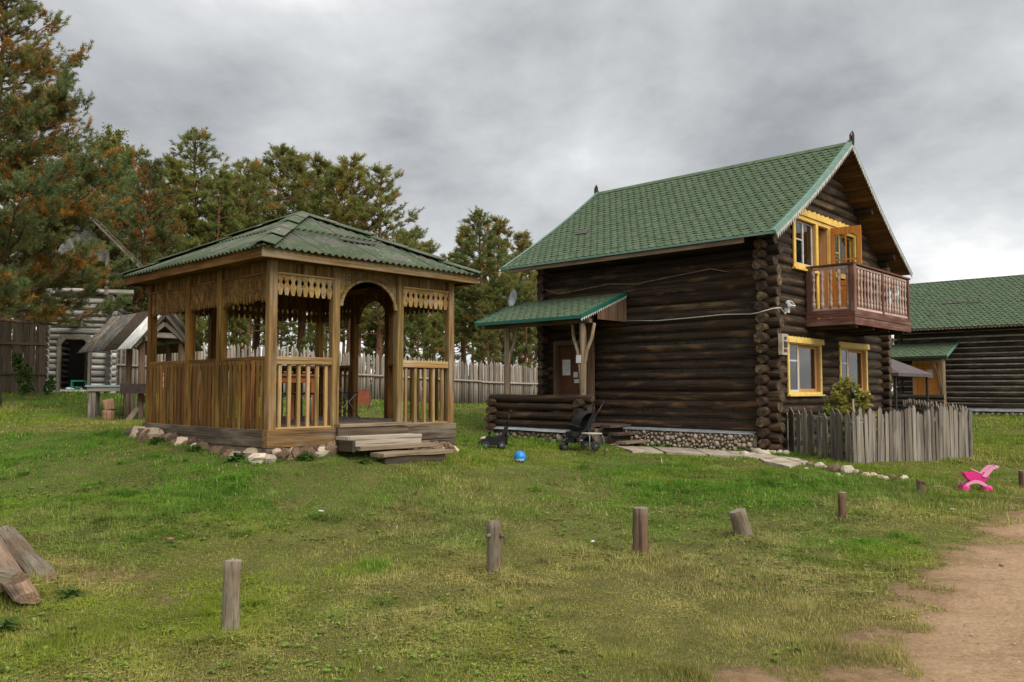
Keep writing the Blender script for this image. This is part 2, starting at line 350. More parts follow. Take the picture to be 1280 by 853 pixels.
class MB:
    """collects shapes for one piece"""
    def __init__(s): s.V = []; s.F = []; s.mi = []
    def add(s, V, F, m=0, mw=None):
        k = len(s.V); s.V += [tuple(mw @ Vector(v)) for v in V] if mw is not None else [tuple(v) for v in V]
        s.F += [tuple(i + k for i in f) for f in F]; s.mi += [m] * len(F); return s
    def box(s, x0, x1, y0, y1, z0, z1, m=0, mw=None):
        V = [(x, y, z) for z in (z0, z1) for y in (y0, y1) for x in (x0, x1)]
        return s.add(V, [(0, 2, 3, 1), (4, 5, 7, 6), (0, 1, 5, 4), (2, 6, 7, 3), (0, 4, 6, 2), (1, 3, 7, 5)], m, mw)
    def bar(s, p0, p1, w, t, up=(0, 0, 1), m=0, c=.004):
        mw, Ln = axes(p0, p1, up); V, F = prism(rect(w, t, min(c, w * .3, t * .3)), Ln); return s.add(V, F, m, mw)
    def tube(s, pts, r, n=6, m=0): V, F = tube_pts(pts, r, n); return s.add(V, F, m)
    def build(s, name, mats, parent=None, mw=None, smooth=False): return obj(name, mesh(s.V, s.F, mats, s.mi, smooth), parent, mw)
def slab(name, pts, th, mat, parent, org, xa, ya, bev=0):
    """an outline (x, y) extruded by th along xa x ya"""
    n = len(pts); V = [(x, y, 0) for x, y in pts] + [(x, y, th) for x, y in pts]
    F = [tuple(range(n - 1, -1, -1)), tuple(range(n, 2 * n))] + [(i, (i + 1) % n, n + (i + 1) % n, n + i) for i in range(n)]
    xa = Vector(xa).normalized(); ya = Vector(ya).normalized(); za = xa.cross(ya)
    mw = Matrix((xa, ya, za)).transposed().to_4x4(); mw.translation = Vector(org)
    return obj(name, mesh(V, F, mat), parent, mw)
def lathe(prof, n=10):
    V = []; F = []
    for r, z in prof: V += [(r * math.cos(2 * math.pi * i / n), r * math.sin(2 * math.pi * i / n), z) for i in range(n)]
    for k in range(len(prof) - 1):
        for i in range(n): j = (i + 1) % n; F.append((k * n + i, k * n + j, (k + 1) * n + j, (k + 1) * n + i))
    F.append(tuple(range(n - 1, -1, -1))); F.append(tuple(range((len(prof) - 1) * n, len(prof) * n)))
    return V, F
def rock_mesh(mat, seed, flat=.75, nu=7, nv=5, rough=.12):
    rg = random.Random(seed); V = [(0, 0, -flat * .9)]; F = []
    k1, k2 = rg.uniform(0, 6), rg.uniform(0, 6)
    for j in range(1, nv):
        th = math.pi * j / nv
        for i in range(nu):
            ph = 2 * math.pi * i / nu + rg.uniform(-.25, .25); q = 1 + .16 * math.sin(2 * ph + k1) + .1 * math.sin(3 * th + k2) + rg.uniform(-rough, rough)
            V.append((q * math.sin(th) * math.cos(ph), q * math.sin(th) * math.sin(ph) * .85, -q * math.cos(th) * flat))
    V.append((0, 0, flat * .95)); n = len(V) - 1
    for i in range(nu):
        j = (i + 1) % nu; F.append((0, 1 + j, 1 + i)); F.append((n, n - nu + i, n - nu + j))
        for k in range(nv - 2): F.append((1 + k * nu + i, 1 + k * nu + j, 1 + (k + 1) * nu + j, 1 + (k + 1) * nu + i))
    return mesh(V, F, mat, smooth=rough < .15)
ROCKS = {}
def rock(name, p, r, mat, parent, rz=None, flat=.75, rough=.12):
    k = (mat, random.randrange(7), flat, rough)
    if k not in ROCKS: ROCKS[k] = rock_mesh(mat, int(flat * 100) + k[1] * 13, flat, rough=rough)
    mw = Matrix.Translation(Vector(p)) @ Matrix.Rotation(random.uniform(0, 6.3) if rz is None else rz, 4, 'Z') @ Matrix.Rotation(random.uniform(-.25, .25), 4, 'X') @ Matrix.Diagonal((r, r * random.uniform(.8, 1), r * random.uniform(.8, 1.05), 1))
    return obj(name, ROCKS[k], parent, mw)

# ------------------------------------------------------------------ terrain
HX, HY, HA = 5.417, 17.7, .821            # house corner and bearing
GX, GY, GA = -3.368, 11.6, .815           # summerhouse corner and bearing
def fr_pt(x, y, a, u, v): return (x + math.cos(a) * u - math.sin(a) * v, y + math.sin(a) * u + math.cos(a) * v)
def HP(u, v): return fr_pt(HX, HY, HA, u, v)
def GP(u, v): return fr_pt(GX, GY, GA, u, v)
CT = [(-3, 5, 0), (0, 4.5, 0), (3, 5, 0), (-6, 6.5, .02), (5, 7.5, 0), (1, 8, .02), (-2, 7.5, .06), (7, 8, 0), (10, 10, 0), (12, 14, .15), (4.5, 11.5, .1), (.5, 11.5, .2),
      (*GP(0, -.3), .6), (*GP(0, 3.9), .82), (*GP(3.4, -.2), .48), (*GP(3.4, 3.9), .62), (*GP(1.7, -1.2), .53), (-6.8, 11, .36), (-9, 14, .62),
      (*HP(0, -.3), .28), (*HP(-1.9, 5), .43), (*HP(-.3, 3), .30), (*HP(3, 9), .55), (*HP(8, 3), .45), (6.24, 15.26, .22), (9, 16.3, .22), (.14, 14.7, .37), (2.8, 15.6, .28), (12, 24, .4), (20, 34, .55), (14, 42, .65), (28, 28, .45),
      (-14, 27, 1.5), (-15.5, 24, 1.42), (-10, 19, .92), (-12.5, 21, 1.08), (-6, 33, 1.2), (-1.4, 37, .95), (-11.1, 29, 1.38), (3, 28, .7), (-3, 24, .85), (-20, 12, .6), (20, 8, 0),
      (-80, 100, 1.6), (80, 100, 1.0), (0, 80, 1.2), (-80, -20, .3), (80, -20, 0), (0, -30, -.1), (-3, 2, 0), (4, 1, 0)]
_C = np.array(CT, float)
def _U(r2): return np.where(r2 > 1e-9, r2 * np.log(np.maximum(r2, 1e-9)), 0)
_n = len(_C); _A = np.zeros((_n + 3, _n + 3)); _d = _C[:, None, :2] - _C[None, :, :2]
_A[:_n, :_n] = _U((_d ** 2).sum(-1)) + np.eye(_n) * 1.5
_A[:_n, _n] = 1; _A[:_n, _n + 1:] = _C[:, :2]; _A[_n, :_n] = 1; _A[_n + 1:, :_n] = _C[:, :2].T
_W = np.linalg.solve(_A, np.concatenate([_C[:, 2], [0, 0, 0]]))
_LAT = np.random.default_rng(3).random((64, 64))
def vnoise(x, y, s, seed=0):
    x = np.asarray(x, float) * s + seed * 7.31 + 500; y = np.asarray(y, float) * s + seed * 3.77 + 500
    i = np.floor(x).astype(int); j = np.floor(y).astype(int); u = x - i; v = y - j; u = u * u * (3 - 2 * u); v = v * v * (3 - 2 * v)
    g = lambda a, b: _LAT[a % 64, b % 64]
    return (g(i, j) * (1 - u) + g(i + 1, j) * u) * (1 - v) + (g(i, j + 1) * (1 - u) + g(i + 1, j + 1) * u) * v
def fbm(x, y, s, seed=0): return (vnoise(x, y, s, seed) + .5 * vnoise(x, y, s * 2.1, seed + 1) + .25 * vnoise(x, y, s * 4.3, seed + 2)) / 1.75
def gz(x, y):
    x = np.asarray(x, float); y = np.asarray(y, float); xx = np.clip(x, -90, 90); yy = np.clip(y, -40, 110); sh = xx.shape
    X = xx.ravel(); Y = yy.ravel(); o = np.full(X.shape, _W[_n]) + _W[_n + 1] * X + _W[_n + 2] * Y
    for k in range(_n): o += _W[k] * _U((X - _C[k, 0]) ** 2 + (Y - _C[k, 1]) ** 2)
    o = np.clip(o, -.4, 2.2).reshape(sh)
    return o + (vnoise(x, y, .9, 5) - .5) * .05 + (vnoise(x, y, 3.1, 6) - .5) * .025
def g1(x, y): return float(gz(np.array([x]), np.array([y]))[0])
def gp(x, y, dz=0): return (x, y, g1(x, y) + dz)
def hit(px, py, far=60):
    """where a picture point meets the ground"""
    u = (px - 640) / FPX; v = (426.5 - py) / FPX; c, s = math.cos(PITCH), math.sin(PITCH); d = np.array([u, c - v * s, s + v * c])
    k = np.linspace(3, far, 1500); z = EYE + k * d[2] - gz(k * d[0], k * d[1]); i = np.argmax(z < 0)
    t = k[i]; return (t * d[0], t * d[1], g1(t * d[0], t * d[1]))
def at(px, py, Y):
    u = (px - 640) / FPX; v = (426.5 - py) / FPX; c, s = math.cos(PITCH), math.sin(PITCH); k = Y / (c - v * s)
    return Vector((k * u, Y, EYE + k * (s + v * c)))
TRK = np.array([(-3.2, -3.6), (2.96, 3.2), (5.6, 6.35), (8.34, 9.6), (11.2, 12), (15, 13.6), (24, 15), (60, 18)], float)
def polydist(x, y, P):
    best = np.full(np.shape(x), 1e9)
    for a, b in zip(P[:-1], P[1:]):
        d = b - a; t = np.clip(((x - a[0]) * d[0] + (y - a[1]) * d[1]) / (d @ d), 0, 1)
        best = np.minimum(best, np.hypot(x - a[0] - t * d[0], y - a[1] - t * d[1]))
    return best
def track_sd(x, y): return polydist(x, y, TRK) - 1.80 + (fbm(x, y, .8, 11) - .5) * 1.5 + (vnoise(x, y, 4.5, 3) - .5) * .35
def dirt_at(x, y):
    s = track_sd(x, y); a = np.clip((1.25 - s) / 1.7, 0, 1)
    bare = np.clip((fbm(x, y, .55, 21) - .58) / .16, 0, 1) * .58 * np.clip((y - 1) / 3, 0, 1) * np.clip((16 - y) / 6, 0, 1)
    bare = np.maximum(bare, np.clip((fbm(x, y, 1.5, 25) - .60) / .10, 0, 1) * .40 * np.clip((15 - y) / 5, 0, 1))
    return np.clip(np.maximum(a, bare), 0, 1)
def axis_lines(a0, a1, st, lo, hi):
    core = np.arange(a0, a1 + 1e-6, st); o = []; s = st; p = a1
    while p < hi: s *= 1.22; p += s; o.append(p)
    q = []; s = st; p = a0
    while p > lo: s *= 1.22; p -= s; q.append(p)
    return np.array(q[::-1] + list(core) + o)
gxl = axis_lines(-9, 12, .14, -400, 400); gyl = axis_lines(3, 24, .14, -60, 600)
XX, YY = np.meshgrid(gxl, gyl); ZZ = gz(XX, YY)
nx, ny = len(gxl), len(gyl)
def grid_mesh(name, V, Q, mat):
    me = bpy.data.meshes.new(name); me.vertices.add(len(V)); me.vertices.foreach_set('co', V.astype(np.float32).ravel())
    me.loops.add(Q.size); me.loops.foreach_set('vertex_index', Q.astype(np.int32).ravel()); me.polygons.add(len(Q))
    k = Q.shape[1]; me.polygons.foreach_set('loop_start', np.arange(len(Q), dtype=np.int32) * k); me.polygons.foreach_set('loop_total', np.full(len(Q), k, np.int32))
    me.materials.append(M(mat)); me.update(calc_edges=True); return me
idx = np.arange(nx * ny).reshape(ny, nx)
Q = np.stack([idx[:-1, :-1], idx[:-1, 1:], idx[1:, 1:], idx[1:, :-1]], -1).reshape(-1, 4)
V = np.stack([XX, YY, ZZ], -1).reshape(-1, 3)
me = grid_mesh('ground', V, Q, 'ground'); me.polygons.foreach_set('use_smooth', [True] * len(Q))
a = me.attributes.new('dirt', 'FLOAT', 'POINT'); a.data.foreach_set('value', dirt_at(V[:, 0], V[:, 1]).astype(np.float32))
tag(link(bpy.data.objects.new('ground', me)), kind='structure')
# the track: a trodden sheet with a ragged edge, just above the soil
tx = np.arange(-3, 26, .07); ty = np.arange(2.2, 19, .07); TX, TY = np.meshgrid(tx, ty); sd_ = track_sd(TX, TY)
ins = sd_ < -.12; cell = ins[:-1, :-1] & ins[1:, :-1] & ins[:-1, 1:] & ins[1:, 1:]
ti = np.arange(TX.size).reshape(TX.shape); TQ = np.stack([ti[:-1, :-1], ti[:-1, 1:], ti[1:, 1:], ti[1:, :-1]], -1)[cell]
use = np.unique(TQ); rm = np.full(TX.size, -1); rm[use] = np.arange(len(use))
TZ = gz(TX, TY) + .016 * np.clip((-.25 - sd_) / .5, 0, 1) - .03 * np.clip((sd_ + .5) / .4, 0, 1) + (vnoise(TX, TY, 6, 9) - .5) * .016
rut = np.abs(np.abs(polydist(TX, TY, TRK)) - .85); TZ = TZ - .008 * np.exp(-(rut / .22) ** 2)
TV = np.stack([TX, TY, TZ], -1).reshape(-1, 3)[use]
me = grid_mesh('dirt_track', TV, rm[TQ], 'track'); me.polygons.foreach_set('use_smooth', [True] * len(TQ))
tag(link(bpy.data.objects.new('dirt_track', me)), 'sandy brown dirt track running past the lawn at lower right', kind='structure')
FR[0] = Matrix.Identity(4)
# worn concrete path beside the house, in broken slabs
path_px = [[(768, 560), (815, 561), (830, 568), (790, 567)], [(817, 561), (866, 563), (885, 571), (832, 568)], [(868, 563), (905, 566), (935, 574), (887, 572)], [(907, 566), (938, 568), (968, 576), (938, 575)], [(940, 568), (972, 573), (1003, 582), (986, 587), (956, 580)], [(974, 573), (1000, 576), (1012, 581), (1004, 582)]]
proot = None
for k, q in enumerate(path_px):
    P = [hit(*p) for p in q]; c = np.mean(P, 0)
    n = 9; pts = []
    for i in range(len(P)):
        a_, b_ = np.array(P[i]), np.array(P[(i + 1) % len(P)])
        for t in np.arange(3) / 3: pts.append(a_ * (1 - t) + b_ * t + np.array([random.uniform(-.03, .03), random.uniform(-.03, .03), 0]))
    n = len(pts); V_ = [(*(p[:2] + (c[:2] - p[:2]) * .02), p[2] + .045) for p in pts] + [(p[0], p[1], p[2] - .08) for p in pts]
    F_ = [tuple(range(n))] + [(i, n + i, n + (i + 1) % n, (i + 1) % n) for i in range(n)]
    if k == 0: proot = obj('concrete_path', mesh(V_, F_, 'concrete')); tag(proot, 'broken grey concrete path along the log house plinth', kind='structure')
    else: obj('path_slab', mesh(V_, F_, 'concrete'), proot)

# shingles take their tone from where they lie, so single tabs and joined ones match
def shingle_mat(name, a, b, c):
    m, nt, bs = newmat(name); n = nt.nodes; l = nt.links.new
    ge = n.new('ShaderNodeNewGeometry')
    def nz(s, d): z = n.new('ShaderNodeTexNoise'); z.inputs['Scale'].default_value = s; z.inputs['Detail'].default_value = d; l(ge.outputs['Position'], z.inputs['Vector']); return z.outputs['Fac']
    x = n.new('ShaderNodeMath'); x.operation = 'MULTIPLY_ADD'; l(nz(5.5, 2), x.inputs[0]); x.inputs[1].default_value = .55
    y = n.new('ShaderNodeMath'); y.operation = 'MULTIPLY'; l(nz(120, 2), y.inputs[0]); y.inputs[1].default_value = .45; l(y.outputs[0], x.inputs[2])
    rp = n.new('ShaderNodeValToRGB'); l(x.outputs[0], rp.inputs[0]); e = rp.color_ramp.elements
    e[0].position = .36; e[0].color = (*a, 1); e[1].position = .64; e[1].color = (*c, 1); e.new(.5).color = (*b, 1)
    l(rp.outputs[0], bs.inputs['Base Color']); bs.inputs['Roughness'].default_value = .92; bs.inputs['Specular IOR Level'].default_value = .15
shingle_mat('shingle_tab', (.056, .086, .050), (.082, .118, .070), (.110, .150, .094))

TAB = [(-.056, 0), (.056, 0), (.070, .066), (.1035, .074), (.1035, .168), (-.1035, .168), (-.1035, .074), (-.070, .066)]
def tab_geo():
    n = len(TAB); th = .012
    V = [(x, y, 0) for x, y in TAB] + [(x, y, th) for x, y in TAB]
    F = [(n, n + 1, n + 2, n + 7), (n + 2, n + 3, n + 4, n + 5, n + 6, n + 7)] + [(i, (i + 1) % n, n + (i + 1) % n, n + i) for i in range(n)]
    return V, F
TABV, TABF = tab_geo(); TABME = None
def shingle_roof(parent, curve, b0, b1, sgn, flip, near, keep, pitch=.142, skip=None, tabw=.21):
    """curve(d) -> (x, z, tangent) going down the slope; tabs in courses, the `keep` nearest as single pieces"""
    global TABME
    if TABME is None: TABME = mesh(TABV, TABF, 'shingle_tab')
    dmax = curve(None); rows = int(dmax / pitch); S = []
    for r in range(rows + 1):
        d = dmax - r * pitch + .012
        if d < .1: break
        x, z, tx, tz = curve(d); ya = Vector((-tx, 0, -tz)); nrm = Vector((-tz, 0, tx)) if tx > 0 else Vector((tz, 0, -tx))
        if nrm.z < 0: nrm = -nrm
        ya = (ya - nrm * .055).normalized(); b = b0 + (tabw / 2 if r % 2 else 0)
        while b < b1 + .01:
            bb = min(max(b + random.uniform(-.012, .012), b0 + tabw / 2), b1 - tabw / 2)
            if not (skip and skip(bb, d)):
                xa = ya.cross(nrm).normalized(); zz = xa.cross(ya); mw = Matrix((xa, ya, zz)).transposed().to_4x4()
                mw.translation = Vector((x, bb, z)) + nrm * (.018 + random.uniform(-.002, .003)); S.append(mw)
            b += tabw
    S.sort(key=lambda m: ((FR[0] @ m).translation - Vector((0, 0, EYE))).length)
    for m in S[:keep]: obj('shingle', TABME, parent, m)
    if len(S) > keep:
        mb = MB()
        for m in S[keep:]: mb.add(TABV, TABF, 0, m)
        tag(mb.build('shingle_field', 'shingle_tab', parent), kind='stuff')

# ------------------------------------------------------------------ the log house
Wd, Ln_ = 6.692, 6.132; ZR, ZE, OV, OF, OB = 7.55, 4.812, .808, .628, .864; DM = Wd / 2 + OV; KS = (ZR - ZE) / DM
def roofz(d): return ZR - KS * d - .09 * math.sin(math.pi * min(max(d / DM, 0), 1))
house = thing('log_house', (HX, HY, .28), HA, 'dark two-storey log house with green shingled gable roof and balcony', 'house')
def openings_segments(u0, u1, z, ops):
    seg = [(u0, u1)]
    for a0, a1, z0, z1 in ops:
        if z0 - .06 < z < z1 + .06:
            ns = []
            for s0, s1 in seg:
                if a1 <= s0 or a0 >= s1: ns.append((s0, s1)); continue
                if a0 - s0 > .05: ns.append((s0, a0))
                if s1 - a1 > .05: ns.append((a1, s1))
            seg = ns
    return seg
def slab_with_holes(name, axis, c, th, u0, u1, z0, z1, ops, mat, parent, top=None):
    us = sorted({u0, u1, *[min(max(v, u0), u1) for o in ops for v in o[:2]]}); zs = sorted({z0, z1, *[o[k] for o in ops for k in (2, 3)]}); mb = MB()
    for p, q in zip(us[:-1], us[1:]):
        for r, s in zip(zs[:-1], zs[1:]):
            m_, k_ = (p + q) / 2, (r + s) / 2
            if any(o[0] < m_ < o[1] and o[2] < k_ < o[3] for o in ops): continue
            if axis == 'x': mb.box(p, q, c - th / 2, c + th / 2, r, s)
            else: mb.box(c - th / 2, c + th / 2, p, q, r, s)
    return mb.build(name, mat, parent)
SIDE_OPS = [(4.72, 5.70, .80, 2.74)]
GAB_OPS = [(.81, 2.51, 1.54, 2.66), (3.70, 5.41, 1.56, 2.66), (1.27, 2.40, 4.46, 5.50), (2.50, 3.13, 3.15, 5.50), (3.24, 4.76, 4.46, 5.50)]
LP = .222
wl = slab_with_holes('side_wall', 'y', 0, .13, -.02, Ln_ + .02, .45, 5.12, SIDE_OPS, 'moss', house)
wg = slab_with_holes('gable_wall', 'x', 0, .13, .07, Wd - .07, .35, 5.0, [(o[0], o[1], o[2], min(o[3], 5.0)) for o in GAB_OPS], 'moss', house)
wb = slab_with_holes('back_wall', 'x', Ln_, .13, .07, Wd - .07, .35, 5.0, [], 'moss', house)
wr = slab_with_holes('far_wall', 'y', Wd, .13, -.02, Ln_ + .02, .35, 5.1, [], 'moss', house)
z = .815
while z < 5.06:
    for s0, s1 in openings_segments(-.27, Ln_ + .27, z, SIDE_OPS):
        log('log', (0, s0 - random.uniform(-.03, .10) * (s0 < 0), z), (0, s1, z), random.uniform(.100, .128), wl, bend=.022, jit=.05)
    log('log', (Wd, -.27 - random.uniform(0, .05), z), (Wd, Ln_ + .27, z), .115, wr); z += LP
for zz in (.593,):                                           # lowest side logs only show at the corner
    log('log', (0, -.30, zz), (0, .16, zz), .115, wl); log('log', (Wd, -.27, zz), (Wd, Ln_ + .27, zz), .115, wr)
log('log', (0, -.28, .371), (0, .16, .371), .112, wl)
z = .482; gz_top = []
while z < 7.2:
    top = z > 5.05
    h = (ZR - .20 - (z + .10)) / KS * .985
    u0, u1 = (-.27, Wd + .27) if not top else (Wd / 2 - h, Wd / 2 + h)
    if top and h < .15: break
    for s0, s1 in openings_segments(u0, u1, z, GAB_OPS):
        log('log', (s0 - (random.uniform(-.04, .11) if s0 == -.27 else 0), 0, z), (s1, 0, z), random.uniform(.102, .126), wg, bend=.018, jit=.05)
    log('log', (u0, Ln_, z), (u1, Ln_, z), .115, wb, n=8, rings=3); z += LP
# triangular backing of the gables
for bb, pr in ((0, wg), (Ln_, wb)):
    h0 = (ZR - .22 - 5.0) / KS
    if pr is wg:
        mb = MB(); zs = np.linspace(5.0, ZR - .25, 14)
        for r, s in zip(zs[:-1], zs[1:]):
            h = (ZR - .22 - s) / KS
            for s0, s1 in openings_segments(Wd / 2 - h, Wd / 2 + h, (r + s) / 2, GAB_OPS): mb.box(s0, s1, bb - .06, bb + .06, r, s)
        # storey between 4.4 and 5.0 already closed by the lower slab
        mb.build('gable_backing', 'moss', pr)
    else:
        slab('gable_backing', [(-h0, 0), (h0, 0), (0, ZR - .22 - 5.0)], .12, 'moss', pr, (Wd / 2, bb + .06, 5.0), (1, 0, 0), (0, 0, 1))
# roof
roof = MB(); roof.bar((Wd / 2, -OF + .05, ZR - .14), (Wd / 2, Ln_ + OB - .05, ZR - .14), .16, .16); roof = roof.build('roof', 'soffit', house)
def roof_curve(s):
    def f(d):
        if d is None: return DM
        e = .01; tx = s * 2 * e; tz = roofz(d + e) - roofz(d - e); q = math.hypot(tx, tz); return Wd / 2 + s * d, roofz(d), tx / q, tz / q
    return f
for s in (-1, 1):
    cv = roof_curve(s); nb = 24
    for k in range(nb):
        d = (k + .5) * DM / nb; x, zq, tx, tz = cv(d); nr = Vector((-tz, 0, tx)); nr = nr if nr.z > 0 else -nr
        p = Vector((x, 0, zq)) - nr * .03
        bar('roof_board', (p.x, -OF, p.z), (p.x, Ln_ + OB, p.z), DM / nb * 1.17 - .006, .024, 'soffit', roof, up=nr, c=.003)
    mb = MB(); ds = np.linspace(0.0, DM, 10); Vt = []
    for d in ds:
        x, zq, tx, tz = cv(d); nr = Vector((-tz, 0, tx)); nr = nr if nr.z > 0 else -nr
        for b in (-OF - .01, Ln_ + OB + .01):
            for h in (-.012, .006): Vt.append((x + nr.x * h, b, zq + nr.z * h))
    Fq = []
    for i in range(9):
        o = i * 4; q = o + 4; Fq += [(o + 1, o + 3, q + 3, q + 1), (o, q, q + 2, o + 2), (o, o + 1, q + 1, q), (o + 2, q + 2, q + 3, o + 3)]
    Fq += [(0, 2, 3, 1), (36, 37, 39, 38)]
    mb.add(Vt, Fq); mb.build('roof_underlay', 'shingle_dark', roof)
    shingle_roof(roof, cv, -OF, Ln_ + OB, s, False, None, 290 if s < 0 else 0)
    # verge trim, front and back, and the carved lace under the front one
    for bb, nm in ((-OF - .02, 'f'), (Ln_ + OB + .02, 'b')):
        mb = MB(); ds = np.linspace(-.02, DM + .03, 7)
        for d0, d1 in zip(ds[:-1], ds[1:]):
            x0, x1 = Wd / 2 + s * d0, Wd / 2 + s * d1; z0, z1 = roofz(d0), roofz(d1)
            mb.bar((x0, bb, z0 - .015), (x1, bb, z1 - .015), .03, .085, up=(0, 0, 1)); mb.bar((x0, bb + (.05 if nm == 'f' else -.05), z0 + .045), (x1, bb + (.05 if nm == 'f' else -.05), z1 + .045), .09, .012, up=(0, 0, 1))
        mb.build('verge_trim', 'teal_trim', roof)
    mb = MB(); d = .05
    while d < DM:
        x, zq = Wd / 2 + s * d, roofz(d) - .045; wv = .040
        pts = [(-wv, 0), (-wv * 1.0, -.055), (-wv * .5, -.075), (0, -.135), (wv * .5, -.075), (wv, -.055), (wv, 0)]
        n = len(pts); Vv = [(x + a_, -OF - .045, zq + b_ - s * 0 - KS * a_ * s) for a_, b_ in pts] + [(x + a_, -OF - .030, zq + b_ - KS * a_ * s) for a_, b_ in pts]
        mb.add(Vv, [tuple(range(n)), tuple(range(2 * n - 1, n - 1, -1))] + [(i, n + i, n + (i + 1) % n, (i + 1) % n) for i in range(n)]); d += .088
    tag(mb.build('lace_trim', 'lace', roof), kind='stuff')
    # eave board and drip edge
    p = DM - .07
    bar('eave_board', (Wd / 2 + s * p, .1, roofz(p) - .11), (Wd / 2 + s * p, Ln_ + OB - .25, roofz(p) - .11), .035, .14, 'eave_board', roof, wob=.004)
    bar('drip_edge', (Wd / 2 + s * (DM + .015), -OF, roofz(DM) - .012), (Wd / 2 + s * (DM + .015), Ln_ + OB, roofz(DM) - .012), .012, .055, 'teal_trim', roof)
mb = MB()
for s in (-1, 1):
    cv = roof_curve(s); x, zq, tx, tz = cv(.09); nr = Vector((-tz, 0, tx)); nr = nr if nr.z > 0 else -nr; p = Vector((x, 0, zq)) + nr * .034
    mb.bar((p.x, -OF, p.z), (p.x, Ln_ + OB, p.z), .21, .012, up=nr)
mb.build('ridge_cap', 'shingle_tab', roof)
for bb in (-OF - .03, Ln_ + OB + .03):                       # crossed finials at both ends of the ridge
    for s in (-1, 1):
        slab('finial', [(-.03, 0), (.03, 0), (.05, .12), (.075, .20), (.05, .26), (.09, .33), (.035, .30), (0, .24), (-.02, .13)], .03, 'plank_dark', roof, (Wd / 2 - s * .04, bb + .02 * s, ZR - .06), (s * .8, 0, .25), (s * .35, 0, 1))
# purlins whose ends show under the gable overhang
for s in (-1, 1):
    for d in (3.25, 1.7):
        x = Wd / 2 + s * d; log('purlin', (x, -OF + .12, roofz(d) - .17), (x, .35, roofz(d) - .17), .10, roof)
# roof patch
x, zq, tx, tz = roof_curve(-1)(2.55)
slab('roof_patch', [(-.2, -.11), (.2, -.13), (.19, .12), (-.21, .11)], .01, 'shingle_patch', roof, (x - .014, 5.55, zq + .036), (0, -1, 0), (-tx, 0, -tz))

def casing(parent, a0, a1, z0, z1, b, mat, w=.075, th=.03, name='window', corn=True, wave=.02, yaxis=None):
    """window on the gable: painted casing round an opening, returns the part"""
    mb = MB()
    mb.box(a0, a0 + w, b - th, b, z0, z1); mb.box(a1 - w, a1, b - th, b, z0, z1); mb.box(a0 + w, a1 - w, b - th, b, z0, z0 + w * .8); mb.box(a0 + w, a1 - w, b - th, b, z1 - w, z1)
    mb.box(a0 - .03, a1 + .03, b - th - .05, b, z0 - .035, z0 - .001)
    rv = MB()                                               # reveal boards reaching back into the wall
    rv.box(a0 + w - .02, a0 + w, b + .001, .10, z0, z1, 0); rv.box(a1 - w, a1 - w + .02, b + .001, .10, z0, z1, 0); rv.box(a0 + w, a1 - w, b + .001, .10, z0 + w * .8 - .02, z0 + w * .8, 0); rv.box(a0 + w, a1 - w, b + .001, .10, z1 - w, z1 - w + .02, 0)
    o = mb.build(name, mat, parent); rv.build('reveal', 'sash', o)
    if corn:
        n = 22; pts = [(a0 - .09, 0)] + [(a1 + .09, 0)] + [(a1 + .09 - (a1 - a0 + .18) * i / n, .10 + wave * (i % 2)) for i in range(n + 1)]
        slab('cornice', pts, .03, mat, o, (0, b - th + .0, z1 - .03), (1, 0, 0), (0, 0, 1))
        mb2 = MB(); mb2.box(a0 - .06, a1 + .06, b - th - .045, b - th - .031, z1 - .05, z1 + .03); mb2.build('cornice_moulding', mat, o)
    return o
def sash(parent, a0, a1, z0, z1, b, mull=None, bars=(), mat='sash', w=.05, dirx=True):
    mb = MB(); t = .04
    mb.box(a0, a0 + w, b, b + t, z0, z1); mb.box(a1 - w, a1, b, b + t, z0, z1); mb.box(a0 + w, a1 - w, b, b + t, z0, z0 + w); mb.box(a0 + w, a1 - w, b, b + t, z1 - w, z1)
    if mull: mb.box(mull - w * .6, mull + w * .6, b - .002, b + t - .002, z0 + w, z1 - w)
    for zb_ in bars: mb.box(a0 + w, (mull - w * .6) if mull else a1 - w, b + .004, b + t - .004, zb_ - .018, zb_ + .018)
    s = mb.build('sash', mat, parent)
    g = MB(); g.box(a0 + w - .01, a1 - w + .01, b + t * .4, b + t * .4 + .006, z0 + w - .01, z1 - w + .01); g.build('pane', 'glass', s)
    return s
GB = -.105
for (a0, a1, z0, z1) in ((.76, 2.56, 1.50, 2.70), (3.65, 5.46, 1.52, 2.70)):
    wdw = casing(house, a0, a1, z0, z1, GB, 'yellow_pale')
    mid = a0 + .075 + (a1 - a0 - .15) * .40
    sash(wdw, a0 + .075, mid, z0 + .06, z1 - .075, -.04, None, ((z0 + z1) / 2 + .16,), 'white_paint', .05)
    sash(wdw, mid, a1 - .075, z0 + .06, z1 - .075, -.03, None, (), 'sash', .07)
    mb = MB()                                               # net curtain hanging inside, in folds
    n = 24; x0, x1 = a0 + .1, mid + .12
    Vc = []
    for i in range(n + 1):
        xx_ = x0 + (x1 - x0) * i / n; yy_ = .03 + .015 * math.sin(i * 1.9)
        Vc += [(xx_, yy_, z0 + .1), (xx_, yy_, z1 - .05), (xx_, yy_ + .004, z0 + .1), (xx_, yy_ + .004, z1 - .05)]
    mb.add(Vc, [(4 * i, 4 * i + 4, 4 * i + 5, 4 * i + 1) for i in range(n)] + [(4 * i + 2, 4 * i + 3, 4 * i + 7, 4 * i + 6) for i in range(n)]); mb.build('curtain', 'curtain', wdw)
    mb = MB(); mb.box(a0 - .1, a1 + .1, .45, .47, z0 - .1, z1 + .1); mb.build('room_gloom_panel', 'room_gloom', wdw)  # black panel standing in for the room's shade behind the glass
